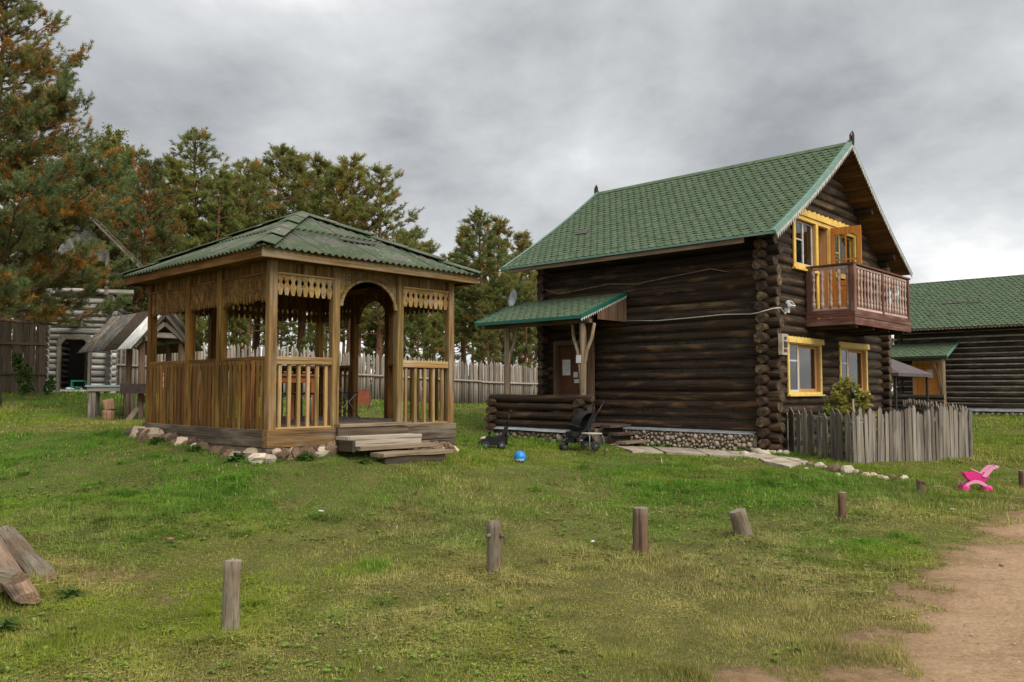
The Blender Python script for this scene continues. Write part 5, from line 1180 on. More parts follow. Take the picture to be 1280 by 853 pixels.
t = thing('orange_panel', gp(*wpx(455, 27)), .1, 'orange-red panel standing on the grass behind the summerhouse arch', 'panel'); zt = gp(*wpx(455, 27))[2]
mb = MB(); mb.box(-.2, .2, -.04, .04, zt + .08, zt + .55); mb.build('board', 'orange_red', t); mb = MB(); mb.box(-.22, -.2, -.05, .05, zt + .06, zt + .57); mb.box(.2, .22, -.05, .05, zt + .06, zt + .57); mb.box(-.22, .22, -.05, .05, zt + .55, zt + .58); mb.build('frame', 'eave_board', t)
for x in (-.17, .17): tube('foot', [(x, -.12, zt - .01), (x, 0, zt + .07), (x, .12, zt - .01)], .015, 'rust', t)
FR[0] = Matrix.Identity(4)

# ------------------------------------------------------------------ short posts along the lawn
def stake(px, ytop, ybot, wpx_, lean, label, style, mat='post_old', side=0):
    b = Vector(hit(px, ybot)); k = math.hypot(b.x, b.y) if False else b.y; h = (ybot - ytop) / FPX * k * 1.02; r = wpx_ / FPX * k / 2
    t = thing('wooden_post', b, random.uniform(0, 3), label, 'post', 'short wooden posts lining the lawn'); FR[0] = Matrix.Identity(4)
    tip = b + Vector((lean * h, side * h, h)); base = b - Vector((lean * .15, 0, .15))
    mw, Ln = axes(base, tip, (0, 1, 0)); n = 14
    pr = ngon(n, r, .3) if style != 'square' else rect(r * 1.8, r * 1.7, r * .3)
    pr = [(x * random.uniform(.94, 1.06), y * random.uniform(.94, 1.06)) for x, y in pr]; rings = 9; sc = []
    for i in range(rings): q = 1.04 - .08 * i / (rings - 1) + random.uniform(-.02, .02); sc.append((i / (rings - 1), q, q, random.uniform(-.004, .004), random.uniform(-.004, .004)))
    V_, F_ = prism(pr, Ln, sc); m = len(pr); top0 = (rings - 1) * m
    for i in range(m):                                     # uneven or slanted cut
        x, y, z_ = V_[top0 + i]
        if style == 'slant': z_ -= (y / r + 1) * .5 * r * 1.5
        elif style == 'wedge': z_ -= (x / r + 1) * .5 * r * 1.6
        elif style == 'worn': z_ -= .006 + random.uniform(0, .010)
        else: z_ -= random.uniform(0, .006)
        V_[top0 + i] = (x, y, z_)
    V_.append((0, 0, Ln + (.004 if style == 'worn' else 0) - (r * .75 if style in ('slant', 'wedge') else 0))); F_ = F_[:-1] + [(top0 + i, top0 + (i + 1) % m, len(V_) - 1) for i in range(m)]
    obj('shaft', mesh(V_, F_, [mat, 'post_top'], [0] * (len(F_) - m) + [1] * m, [True] * (len(F_) - m) + [False] * m), t, mw)
    return t, b, r, h
stake(289, 704, 795, 21, 0, 'round grey post nearest the camera at lower left', 'worn')
t, b, r, h = stake(619, 652, 718, 20, -.02, 'pale post with slanted top and two knots, middle of the lawn', 'slant')
for s in (-1, 1): tube('knot', [b + Vector((s * r * .5, -r * .6, h * .72)), b + Vector((s * r * 1.05, -r * 1.1, h * .70))], [r * .28, r * .2], 'post_old', t, 7)
stake(801, 638, 698, 20, 0, 'dark brown squared post, third from the left in the row', 'square', 'post_brown')
stake(932, 640, 674, 21, -.30, 'thick grey post tilted to the left', 'flat')
stake(1053, 617, 651, 10, .02, 'thin brown post on the lawn in front of the garden fence', 'square', 'post_brown')
stake(1152, 598, 622, 11, -.05, 'small wedge-cut grey post left of the pink toy pram', 'wedge')
stake(1279, 589, 609, 9, .0, 'short post at the right edge beyond the pink toy pram', 'square', 'post_brown')
FR[0] = Matrix.Identity(4)
p, q = Vector(hit(1160, 612)), Vector(hit(1185, 614)); tag(tube('stick', [p + Vector((0, 0, .02)), (p + q) / 2 + Vector((0, .03, .05)), q + Vector((0, 0, .03))], [.012, .014, .008], 'post_old'), 'thin dry stick lying by the wedge-cut post', 'stick')

# split logs at the lower left edge
def billet(p, q, r, label, flat=.6, rot=0, mat='firewood'):
    p, q = Vector(p), Vector(q); mw, Ln = axes(p, q, (math.sin(rot), 0, math.cos(rot))); n = 11
    pr = [(-r, 0), (-.45 * r, -flat * .45 * r), (.5 * r, -flat * .4 * r), (r, .02 * r), (.72 * r, .42 * r), (.1 * r, .70 * r), (-.55 * r, .5 * r)]; pr = [(x * random.uniform(.92, 1.08), y * random.uniform(.92, 1.08)) for x, y in pr]
    sc = [(i / 6, random.uniform(.92, 1.06), random.uniform(.88, 1.08), random.uniform(-.05, .05) * r, random.uniform(-.05, .05) * r) for i in range(7)]
    V_, F_ = prism(pr, Ln, sc); return tag(obj('split_log', mesh(V_, F_, [mat, 'firewood'], [0] * (len(F_) - 2) + [1, 1]), None, mw), label, 'log', 'split logs at the lawn edge')
a = Vector(hit(22, 757)); bq = Vector(hit(30, 738))
billet(at(-14, 676, 6.95), at(36, 752, 6.05), .10, 'pale brown split log lying topmost, slanting to the right', .5, .3)
billet(Vector(hit(-20, 690)) + Vector((0, .3, .12)), at(60, 727, 6.55), .095, 'grey bark-covered log lying behind the brown split log', .8, 0, 'post_old')
billet(at(-60, 715, 6.15), at(22, 726, 5.95), .085, 'dark weathered log end at the left picture edge', .4, -.2, 'post_old')
billet(Vector(hit(-70, 752)) + Vector((0, 0, .06)), Vector(hit(10, 752)) + Vector((0, .1, .06)), .10, 'low split log half hidden by grass under the others', .6, .2)

# ------------------------------------------------------------------ toys and small things
def wheel(parent, c, r, w_, ax, name='wheel', rim='chrome'):
    V_, F_ = lathe([(r * .72, -w_ / 2), (r * .95, -w_ / 2), (r, -w_ * .3), (r, w_ * .3), (r * .95, w_ / 2), (r * .72, w_ / 2)], 16); rot = Vector((0, 0, 1)).rotation_difference(Vector(ax)).to_matrix().to_4x4(); mw = Matrix.Translation(c) @ rot
    o = MB().add(V_, F_, 0, mw).build(name, 'tyre', parent, smooth=True)
    mb = MB(); V_, F_ = lathe([(r * .68, -w_ * .42), (r * .70, -w_ * .5), (r * .70, w_ * .5), (r * .68, w_ * .42)], 14); mb.add(V_, F_, 0, mw)
    V_, F_ = lathe([(r * .22, -w_ * .56), (r * .22, w_ * .56)], 8); mb.add(V_, F_, 1, mw)
    for k in range(5): a_ = k * 1.2566; mb.bar(mw @ Vector((r * .2 * math.cos(a_), r * .2 * math.sin(a_), w_ * .5)), mw @ Vector((r * .7 * math.cos(a_), r * .7 * math.sin(a_), w_ * .5)), r * .18, w_ * .12, m=1); mb.bar(mw @ Vector((r * .2 * math.cos(a_), r * .2 * math.sin(a_), -w_ * .5)), mw @ Vector((r * .7 * math.cos(a_), r * .7 * math.sin(a_), -w_ * .5)), r * .18, w_ * .12, m=1)
    mb.build('rim', ['black_plastic', rim], o)
    return o
# ball
b = Vector(hit(650, 579)); RB = .105
t = thing('ball', b, 0, 'bright blue ball lying on the grass', 'ball'); FR[0] = Matrix.Identity(4)
nu, nv = 24, 14; V_ = [(0, 0, -1)]; F_ = []
for j in range(1, nv):
    for i in range(nu): V_.append((math.sin(math.pi * j / nv) * math.cos(2 * math.pi * i / nu), math.sin(math.pi * j / nv) * math.sin(2 * math.pi * i / nu), -math.cos(math.pi * j / nv)))
V_.append((0, 0, 1)); mi = []
for i in range(nu):
    j = (i + 1) % nu; F_.append((0, 1 + j, 1 + i)); mi.append(0)
    for k in range(nv - 2): F_.append((1 + k * nu + i, 1 + k * nu + j, 1 + (k + 1) * nu + j, 1 + (k + 1) * nu + i)); mi.append(1 if (k in (3, 4) and i in (15, 16, 18, 20)) or (k == 4 and i in (14, 17, 19)) else 0)
    F_.append((len(V_) - 1, len(V_) - 1 - nu + i, len(V_) - 1 - nu + j)); mi.append(0)
obj('shell', mesh(V_, F_, ['ball_blue', 'white'], mi, True), t, Matrix.Translation(b + Vector((0, 0, RB * .93))) @ Matrix.Scale(RB, 4))
# ride-on toy car, nose to the left
b = Vector(hit(617, 561)); t = thing('ride_on_car', b, .12, 'black ride-on toy car with tall push handle in front of the porch', 'toy car'); z0 = b.z
slab('body', [(-.30, .07), (-.31, .13), (-.25, .19), (-.17, .205), (-.13, .25), (-.02, .25), (.03, .205), (.16, .20), (.22, .25), (.27, .24), (.28, .10), (.24, .07), (.19, .13), (.12, .13), (.09, .07), (-.11, .07), (-.14, .13), (-.21, .13), (-.24, .07)], .22, 'black_plastic', t, (0, .11, z0), (1, 0, 0), (0, 0, 1))
for x in (-.175, .155):
    for y in (-.115, .115): wheel(t, (x, y, z0 + .075), .078, .05, (0, 1, 0))
slab('seat', [(.0, .205), (.16, .20), (.20, .23), (.30, .45), (.25, .47), (.17, .28), (.0, .235)], .20, 'black_fabric', t, (0, .10, z0), (1, 0, 0), (0, 0, 1))
mb = MB(); mb.tube([(.24, -.08, z0 + .1), (.27, -.09, z0 + .3), (.26, 0, z0 + .40), (.27, .09, z0 + .3), (.24, .08, z0 + .1)], .035, 8); mb.build('rear_bumper', 'black_plastic', t, smooth=True)
tube('push_handle', [(.25, 0, z0 + .35), (.30, 0, z0 + .58), (.34, 0, z0 + .74)], .016, 'black_plastic', t, 8); tube('handle_grip', [(.36, -.09, z0 + .75), (.35, 0, z0 + .77), (.36, .09, z0 + .75)], .02, 'black_plastic', t, 8)
mb = MB(); mb.tube([(-.10, 0, z0 + .25), (-.07, 0, z0 + .34)], .014); V_, F_ = lathe([(.05, -.01), (.065, -.012), (.07, 0), (.065, .012), (.05, .01)], 14); mb.add(V_, F_, 0, Matrix.Translation((-.065, 0, z0 + .345)) @ Matrix.Rotation(R(-35), 4, 'Y')); mb.build('steering_wheel', 'black_plastic', t, smooth=True)
# pushchair, folded-forward seat, nose to the left
b = Vector(hit(722, 563)); t = thing('pushchair', b, .35, 'black pushchair standing by the porch steps', 'pushchair'); z0 = b.z
for x, y, r in ((-.30, -.02, .085), (-.30, .06, .085), (.30, -.24, .10), (.30, .26, .10)): wheel(t, (x, y, z0 + r), r, .045, (0, 1, 0), rim='tube_grey')
for y in (-.22, .24):
    tube('frame', [(-.30, .02 + y * .1, z0 + .10), (-.16, y * .8, z0 + .26), (.12, y, z0 + .46), (.36, y, z0 + .78), (.50, y, z0 + 1.0)], .014, 'black_plastic', t, 6); tube('rear_leg', [(.30, y, z0 + .11), (.14, y, z0 + .46)], .014, 'black_plastic', t, 6)
tube('handlebar', [(.50, -.22, z0 + 1.0), (.54, -.12, z0 + 1.03), (.54, .14, z0 + 1.03), (.50, .24, z0 + 1.0)], .018, 'black_plastic', t, 8)
slab('seat', [(-.20, .30), (.06, .24), (.14, .28), (.34, .76), (.27, .80), (.07, .40), (-.18, .38)], .38, 'black_fabric', t, (0, .20, z0), (1, 0, 0), (0, 0, 1))
V_ = []; F_ = []
for i in range(9):
    a_ = R(-10 + i * 17)
    for j in range(7): y = -.21 + .43 * j / 6; rr = .32 * (1 - .12 * (2 * j / 6 - 1) ** 2); V_.append((.22 - rr * math.sin(a_) * .95, y, z0 + .50 + rr * math.cos(a_)))
for i in range(8):
    for j in range(6): F_.append((i * 7 + j, i * 7 + j + 1, (i + 1) * 7 + j + 1, (i + 1) * 7 + j))
n0 = len(V_); V_ += [(x + .004, y, z_ - .012) for x, y, z_ in V_]; F_ += [tuple(n0 + k for k in f[::-1]) for f in F_]
obj('hood', mesh(V_, F_, 'black_fabric', smooth=True), t)
slab('footrest', [(-.30, .16), (-.12, .18), (-.10, .30), (-.14, .31), (-.17, .21), (-.30, .19)], .26, 'black_plastic', t, (0, .14, z0), (1, 0, 0), (0, 0, 1)); mb = MB(); mb.box(-.10, .26, -.18, .18, z0 + .16, z0 + .18); mb.box(.24, .26, -.18, .18, z0 + .18, z0 + .28); mb.box(-.1, -.08, -.18, .18, z0 + .18, z0 + .25); mb.build('basket', 'black_fabric', t)
tube('bumper_bar', [(.02, -.2, z0 + .46), (-.14, -.16, z0 + .52), (-.17, 0, z0 + .53), (-.14, .16, z0 + .52), (.02, .2, z0 + .46)], .016, 'black_plastic', t, 8)
# garden stool
b = Vector(hit(740, 569)); stool(b, .5, 'grey metal stool with pale seat on the grass beside the pushchair', world=True, top='seat_tan', legm='tube_grey', h=.44, w_=.34)
FR[0] = Matrix.Identity(4)
# pink toy pram
b = Vector(hit(1219, 615)); t = thing('toy_pram', b, -.25, 'bright pink toy pram on the grass at the right', 'toy pram'); z0 = b.z
sec = [(-.17, .285), (.14, .285), (.17, .22), (.11, .155), (.02, .14), (-.08, .16), (-.14, .21)]
V_ = []; n = len(sec)
for y, s in ((-.10, .92), (-.085, 1), (.085, 1), (.10, .92)): V_ += [(x * s, y, z0 + .21 + (zq - .21) * s) for x, zq in sec]
F_ = [tuple(range(n)), tuple(range(4 * n - 1, 3 * n - 1, -1))]
for k in range(3): F_ += [(k * n + i, (k + 1) * n + i, (k + 1) * n + (i + 1) % n, k * n + (i + 1) % n) for i in range(n) if i != 0]
o = obj('basket', mesh(V_, F_, 'pink'), t)
for y in (-.09, .09):
    m = 11; arc = [(-.15 + .29 * i / (m - 1), .05 + .085 * math.sin(math.pi * (.08 + .84 * i / (m - 1)))) for i in range(m)]
    pts = arc + [(x, z_ + .045) for x, z_ in arc[::-1]]; slab('chassis_arch', pts, .03, 'pink_pale', t, (0, y + .015, z0), (1, 0, 0), (0, 0, 1))
for x in (-.15, .15):
    for y in (-.12, .12):
        V_, F_ = lathe([(.02, -.02), (.05, -.022), (.055, 0), (.05, .022), (.02, .02)], 14); MB().add(V_, F_, 0, Matrix.Translation((x, y, z0 + .055)) @ Matrix.Rotation(R(90), 4, 'X')).build('wheel', 'pink', t, smooth=True)
for y in (-.105, .105): slab('handle_arm', [(.07, .24), (.12, .225), (.15, .25), (.22, .34), (.29, .37), (.29, .395), (.20, .385), (.12, .31)], .025, 'pink_pale', t, (0, y + .0125, z0), (1, 0, 0), (0, 0, 1))
tube('handle', [(.285, -.11, z0 + .383), (.285, .11, z0 + .383)], .013, 'pink_pale', t, 8); tube('hood_bar', [(.08, -.1, z0 + .27), (-.02, -.1, z0 + .32), (-.05, 0, z0 + .335), (-.02, .1, z0 + .32), (.08, .1, z0 + .27)], .007, 'pink_pale', t)
FR[0] = Matrix.Identity(4)
# two red shoes by the porch steps
for px, py, lb, rz_ in ((768, 559, 'red and white shoe left on the path next to the stool', .3), (794, 557, 'red and white shoe against the stone plinth, right of the other', 1.0)):
    b = Vector(hit(px, py)); t = thing('shoe', b, rz_, lb, 'shoe', 'shoes by the steps'); zt = b.z + .05
    V_, F_ = prism([(-.11, -.03), (-.06, -.045), (.04, -.04), (.10, -.042), (.135, -.02), (.135, .02), (.10, .042), (.04, .04), (-.06, .045), (-.11, .03)], .025); MB().add(V_, F_, 0, Matrix.Translation((0, 0, zt - .005))).build('sole', 'white', t)
    V_, F_ = prism([(-.11, -.03), (-.06, -.045), (.04, -.04), (.10, -.042), (.135, -.02), (.135, .02), (.10, .042), (.04, .04), (-.06, .045), (-.11, .03)], .07, [(0, .98, .98, 0, 0), (.4, .92, .92, -.004, 0), (.75, .6, .7, -.03, 0), (1, .45, .6, -.045, 0)]); MB().add(V_, F_, 0, Matrix.Translation((0, 0, zt + .02))).build('upper', 'red', t)
FR[0] = Matrix.Identity(4)
# edging stones beside the path
est = [(1013, 582, .07), (1024, 585, .10), (1034, 587, .06), (1041, 590, .12), (1052, 590, .08), (1059, 592, .13), (1070, 593, .08), (1077, 595, .07), (1083, 597, .08), (1092, 597, .09), (1100, 599, .07), (1107, 600, .06), (1115, 599, .08), (1122, 601, .06), (1130, 600, .08), (1008, 588, .05), (1047, 596, .06)]
for k, (px, py, r) in enumerate(est):
    b = Vector(hit(px, py)); o = rock('edging_stone', (b.x, b.y, b.z + r * .3), r, random.choice(('stone_pale', 'stone', 'stone_earth')), None, rough=.2); tag(o, 'rounded pale stone in the row edging the lawn below the garden fence', 'stone', 'edging stones below the garden fence')
for px, py, r in ((604, 551, .09), (930, 570, .11), (955, 570, .13), (612, 549, .07)):
    b = Vector(hit(px, py)); tag(rock('field_stone', (b.x, b.y, b.z + r * .3), r, 'stone_pale', None), {604: 'flat pale stone in the grass left of the toy car', 930: 'pale stone at the right end of the house plinth', 955: 'larger pale stone below the corner logs', 612: 'small stone beside the flat pale stone near the porch'}[px], 'stone', 'loose stones by the house')
# stake with dark cap inside the garden
b = Vector(hit(1066, 579)) + Vector((.02, -.12, 0)); t = thing('garden_stake', b, 0, 'thin stake with black cap tied to the garden fence corner', 'stake'); FR[0] = Matrix.Identity(4)
tube('stick', [b - Vector((0, 0, .1)), b + Vector((-.04, 0, 1.25))], .018, 'picket_grey', t); tube('cap', [b + Vector((-.04, 0, 1.22)), b + Vector((-.06, 0, 1.42))], .035, 'black_plastic', t)
# scraps on the lawn
for k, (px, py, r, lb) in enumerate(((401, 646, .035, 'white paper scrap on the lawn right of the summerhouse front'), (741, 684, .03, 'small white scrap in the grass between two posts'), (1190, 642, .03, 'white scrap at the edge of the dirt track'), (213, 681, .035, 'fallen orange leaf on the lawn'))):
    b = Vector(hit(px, py)); o = rock('paper_scrap' if k < 3 else 'fallen_leaf', (b.x, b.y, b.z + .05), r, 'litter' if k < 3 else 'brick_stump', None, flat=.35); tag(o, lb, 'litter' if k < 3 else 'leaf')

# ------------------------------------------------------------------ trees
def tri_mesh(name, V, C, mat):
    """loose triangles with one colour each"""
    n = len(V) // 3; me = bpy.data.meshes.new(name); me.vertices.add(len(V)); me.vertices.foreach_set('co', V.astype(np.float32).ravel())
    me.loops.add(3 * n); me.loops.foreach_set('vertex_index', np.arange(3 * n, dtype=np.int32)); me.polygons.add(n)
    me.polygons.foreach_set('loop_start', np.arange(n, dtype=np.int32) * 3); me.polygons.foreach_set('loop_total', np.full(n, 3, np.int32))
    at_ = me.attributes.new('Col', 'FLOAT_COLOR', 'POINT'); cc = np.ones((3 * n, 4), np.float32); cc[:, :3] = np.repeat(C, 3, 0); at_.data.foreach_set('color', cc.ravel())
    me.materials.append(M(mat)); me.update(calc_edges=True); return me
def unit(v): return v / np.maximum(np.linalg.norm(v, axis=-1, keepdims=True), 1e-9)
def sweep(rg, pts, r, mb, n=6): mb.tube([tuple(p) for p in pts], list(r), n)
def pine(seed, H, cr, c0, tufts, K, ln, wd, green, rust, rustf, limbs=46, shape=.6, barkm='bark_red', lean=.0, upturn=.35, lowf=.45, olive=None):
    """returns (wood mesh, needle mesh): a bent trunk, whorled limbs with side shoots, needle tufts on the shoots"""
    rg = np.random.default_rng(seed); mb = MB(); K_ = K
    tp = [np.array([lean * H * t ** 1.5 + .12 * math.sin(t * 5 + seed), .10 * math.sin(t * 4 + seed * 2), H * t]) for t in np.linspace(0, 1, 9)]
    r0 = H * .0135 + .03; mb.tube([tuple(p) for p in tp], [r0 * (1 - .86 * t) * (1.25 if t == 0 else 1) for t in np.linspace(0, 1, 9)], 9)
    tr = np.array(tp); P = []; D = []; RR = []; Wt = []
    for i in range(limbs):
        t = c0 + (1 - c0) * ((i + rg.uniform(0, .9)) / limbs) ** .92; f = (t - c0) / (1 - c0)
        prof = (1 - f) ** shape * min(1, lowf + f * 3.2) * rg.uniform(.65, 1.15); Lb = max(.25, cr * prof)
        az = i * 2.39996 + rg.uniform(-.4, .4); el = rg.uniform(-.12, .30) + .55 * f ** 2
        o = np.array([np.interp(t, np.linspace(0, 1, 9), tr[:, k]) for k in range(3)]); d = np.array([math.cos(az) * math.cos(el), math.sin(az) * math.cos(el), math.sin(el)])
        m = 5; ss = np.linspace(0, 1, m); pts = o + d * (Lb * ss)[:, None] + np.array([0, 0, 1]) * (upturn * Lb * ss ** 2 * rg.uniform(.3, 1) - .10 * Lb * ss)[:, None] + rg.normal(0, .03 * Lb, (m, 3)) * ss[:, None]
        mb.tube([tuple(p) for p in pts], [max(.006, r0 * .36 * (1 - t * .55) * (1 - .85 * s)) for s in ss], 5)
        nsub = max(4, int(Lb * 5.5))
        for k in range(nsub):
            s = rg.uniform(.22, 1.0); b = np.array([np.interp(s, ss, pts[:, q]) for q in range(3)]); sa = rg.uniform(.4, 1.1) * rg.choice((-1, 1)); sd = np.array([d[0] * math.cos(sa) - d[1] * math.sin(sa), d[0] * math.sin(sa) + d[1] * math.cos(sa), rg.uniform(-.1, .55)]); sd /= np.linalg.norm(sd)
            l2 = Lb * rg.uniform(.14, .34) * (1.15 - .5 * s) + .12
            P.append((b, sd, l2)); Wt.append(l2)
            if rg.random() < .5: mb.tube([tuple(b), tuple(b + sd * l2)], [.010, .004], 3)
        P.append((pts[-2], unit(pts[-1] - pts[-2]), np.linalg.norm(pts[-1] - pts[-2]))); Wt.append(.5)
    P.append((tr[-2], np.array([0, 0, 1.]), H * .1)); Wt.append(.8)
    # needles sit like bottle brushes on upturned shoots
    Wt = np.array(Wt); Wt /= Wt.sum(); per = 6; ns = tufts // per; pk = rg.choice(len(P), ns, p=Wt); B = np.array([p[0] for p in P])[pk]; Dd = np.array([p[1] for p in P])[pk]; Lx = np.array([p[2] for p in P])[pk]
    S0_ = B + Dd * (rg.uniform(.05, 1.0, ns) ** .7 * Lx)[:, None] + rg.normal(0, .02 + .012 * cr, (ns, 3)); Sd = unit(Dd * .75 + rg.normal(0, .33, (ns, 3)) + np.array([0, 0, .55])); Sl = ln * rg.uniform(.9, 2.2, ns)
    rgp = rg.random(len(P)); inner = np.clip(1.3 - np.hypot(S0_[:, 0], S0_[:, 1]) / cr, 0, 1); isr = (rgp[pk] < rustf * 1.5 * inner) & (rg.random(ns) < .8)
    mixg = np.clip(rg.random(len(P))[pk] * .7 + rg.random(ns) * .5 - .1, 0, 1)[:, None]; g = np.array(green[0]) * (1 - mixg) + np.array(green[1]) * mixg; rr_ = np.array(rust[0]) * (1 - mixg) + np.array(rust[1]) * mixg
    if olive is not None: io = (np.clip(inner * 1.1 - .35, 0, .6) * rg.uniform(.5, 1, ns))[:, None]; g = g * (1 - io) + np.array(olive) * io
    col = np.where(isr[:, None], rr_, g) * rg.uniform(.75, 1.25, ns)[:, None]
    q_ = per * K_; u = rg.uniform(0, 1, (ns, q_)); C = (S0_[:, None] + Sd[:, None] * (u * Sl[:, None])[..., None]).reshape(-1, 3); Td = np.repeat(Sd, q_, 0); col = np.repeat(col, q_, 0) * rg.uniform(.85, 1.15, (ns * q_, 1)); n = len(C)
    rad = unit(np.cross(Td, rg.normal(0, 1, (n, 3)))); nd = unit(Td * rg.uniform(.45, .95, (n, 1)) + rad * .75)
    sdv = unit(np.cross(nd, rg.normal(0, 1, (n, 3)))) * wd * rg.uniform(.7, 1.2, (n, 1)); tip = C + nd * ln * rg.uniform(.55, .95, (n, 1))
    V = np.stack([C - sdv * .6, C + sdv * .6, tip], 1).reshape(-1, 3)
    return mesh(mb.V, mb.F, barkm, smooth=True, name='pine_wood'), tri_mesh('pine_needles', V, col, 'needles')
def broadleaf(seed, H, cr, c0, leaves, size, cols, barkm='birch_bark', limbs=34):
    rg = np.random.default_rng(seed); mb = MB(); tp = [(.15 * math.sin(t * 3 + seed), .1 * math.sin(t * 4), H * t) for t in np.linspace(0, .96, 8)]; r0 = H * .010 + .02
    mb.tube(tp, [r0 * (1 - .85 * t) for t in np.linspace(0, 1, 8)], 8); P = []
    for i in range(limbs):
        t = c0 + (1 - c0) * (i + rg.random()) / limbs; f = (t - c0) / (1 - c0); Lb = cr * (1.02 - f) ** .55 * min(1, .5 + f * 2) * rg.uniform(.6, 1.15); az = i * 2.4 + rg.uniform(-.4, .4); el = rg.uniform(.25, .8)
        o = np.array([np.interp(t, np.linspace(0, .96, 8), [q[k] for q in tp]) for k in range(3)]); d = np.array([math.cos(az) * math.cos(el), math.sin(az) * math.cos(el), math.sin(el)])
        e_ = o + d * Lb + np.array([0, 0, -.15 * Lb]); mb.tube([tuple(o), tuple((o + e_) / 2 + np.array([0, 0, .08 * Lb])), tuple(e_)], [r0 * .3 * (1 - t * .6), r0 * .18, .006], 4)
        for k in range(int(5 + Lb * 6)):
            s = rg.uniform(.25, 1); b = o + (e_ - o) * s; q = unit(rg.normal(0, 1, 3) + np.array([0, 0, .2])) * cr * rg.uniform(.08, .26); P.append((b, q)); 
            if rg.random() < .4: mb.tube([tuple(b), tuple(b + q)], [.008, .003], 3)
    pk = rg.integers(0, len(P), leaves); B = np.array([p[0] for p in P])[pk]; Q_ = np.array([p[1] for p in P])[pk]; C = B + Q_ * rg.uniform(.2, 1.15, (leaves, 1)) + rg.normal(0, .05 * cr / 2, (leaves, 3))
    a_ = unit(rg.normal(0, 1, (leaves, 3)) + np.array([0, 0, -.4])); b_ = unit(np.cross(a_, rg.normal(0, 1, (leaves, 3)))); s = size * rg.uniform(.6, 1.2, (leaves, 1))
    p0, p1, p2, p3 = C, C + a_ * s * .55 + b_ * s * .36, C + a_ * s * 1.1, C + a_ * s * .5 - b_ * s * .36
    V = np.stack([p0, p1, p2, p0, p2, p3], 1).reshape(-1, 3); pc = rg.random(len(P))[pk]; mx = np.clip(pc + rg.normal(0, .15, leaves), 0, 1)[:, None]
    col = (np.array(cols[0]) * (1 - mx) + np.array(cols[1]) * mx) * rg.uniform(.75, 1.25, (leaves, 1)); return mesh(mb.V, mb.F, barkm, smooth=True, name='tree_wood'), tri_mesh('tree_leaves', V, np.repeat(col, 2, 0), 'leaves')
def plant_tree(name, x, y, sc, rz, geo, label, group, zs=1.0, sink=.05):
    z_ = g1(x, y) - sink; t = thing(name, (x, y, z_), 0, label, 'tree', group); FR[0] = Matrix.Identity(4); mw = Matrix.Translation((x, y, z_)) @ Matrix.Rotation(rz, 4, 'Z') @ Matrix.Diagonal((sc, sc, sc * zs, 1))
    obj('trunk', geo[0], t, mw); obj('crown', geo[1], t, mw); return t
G1 = ((.135, .175, .050), (.27, .272, .080)); G2 = ((.19, .195, .048), (.34, .305, .084)); GB1 = ((.085, .140, .058), (.195, .232, .090)); RU = ((.26, .135, .030), (.42, .225, .050))
FAR = [pine(11, 14, 2.4, .28, 9000, 8, .24, .022, G1, RU, .05, 70, .6, upturn=.6), pine(12, 14, 2.1, .36, 8200, 8, .24, .022, G2, RU, .05, 64, .65, upturn=.6), pine(13, 14, 2.8, .26, 10000, 8, .24, .022, G1, RU, .04, 74, .55, upturn=.6),
       pine(14, 14, 1.9, .33, 7600, 8, .24, .022, G2, RU, .03, 62, .7, lean=.02, upturn=.6)]
YNG = pine(15, 6, 1.6, .06, 4500, 8, .22, .022, G1, RU, .06, 50, .75, upturn=.5, lowf=.9)
BIG = pine(21, 14.2, 4.6, .20, 60000, 8, .18, .017, GB1, RU, .30, 130, .62, 'bark', upturn=.42, lowf=.80, olive=(.25, .21, .06))
MID = pine(22, 10, 2.7, .14, 13000, 9, .20, .018, GB1, RU, .16, 74, .6, upturn=.5, lowf=.8, olive=(.18, .17, .05))
BIRCH = broadleaf(31, 13, 2.6, .28, 26000, .115, ((.11, .15, .035), (.26, .25, .065)))
def by_px(px, ytop, Y, H): return (px - 640) / FPX * Y, Y, (EYE + (488 - ytop) / FPX * Y - (g1((px - 640) / FPX * Y, Y) - .05)) / H
x, y, s = by_px(-12, -40, 21.5, 14.2); plant_tree('pine_tree', x, y, s, .4, BIG, 'huge near pine with rusty inner needles at the left edge', 'pines')
x, y, s = by_px(178, 205, 31, 10); plant_tree('pine_tree', x, y, s, 1.3, MID, 'blue-green pine with orange patches just right of the barn roof', 'pines')
x, y, s = by_px(60, 230, 33, 10); plant_tree('pine_tree', x, y, s, 3.0, MID, 'blue-green pine behind the grey barn, half hidden by the near pine', 'pines')
x, y, s = by_px(133, 160, 44, 13); plant_tree('birch_tree', x, y, s, 0, BIRCH, 'yellowing birch rising between the near pine and the row of pines', 'broadleaf trees')
x, y, s = by_px(200, 230, 46, 13); plant_tree('birch_tree', x, y, s, 2, BIRCH, 'smaller yellow-green birch left of the broad pine', 'broadleaf trees')
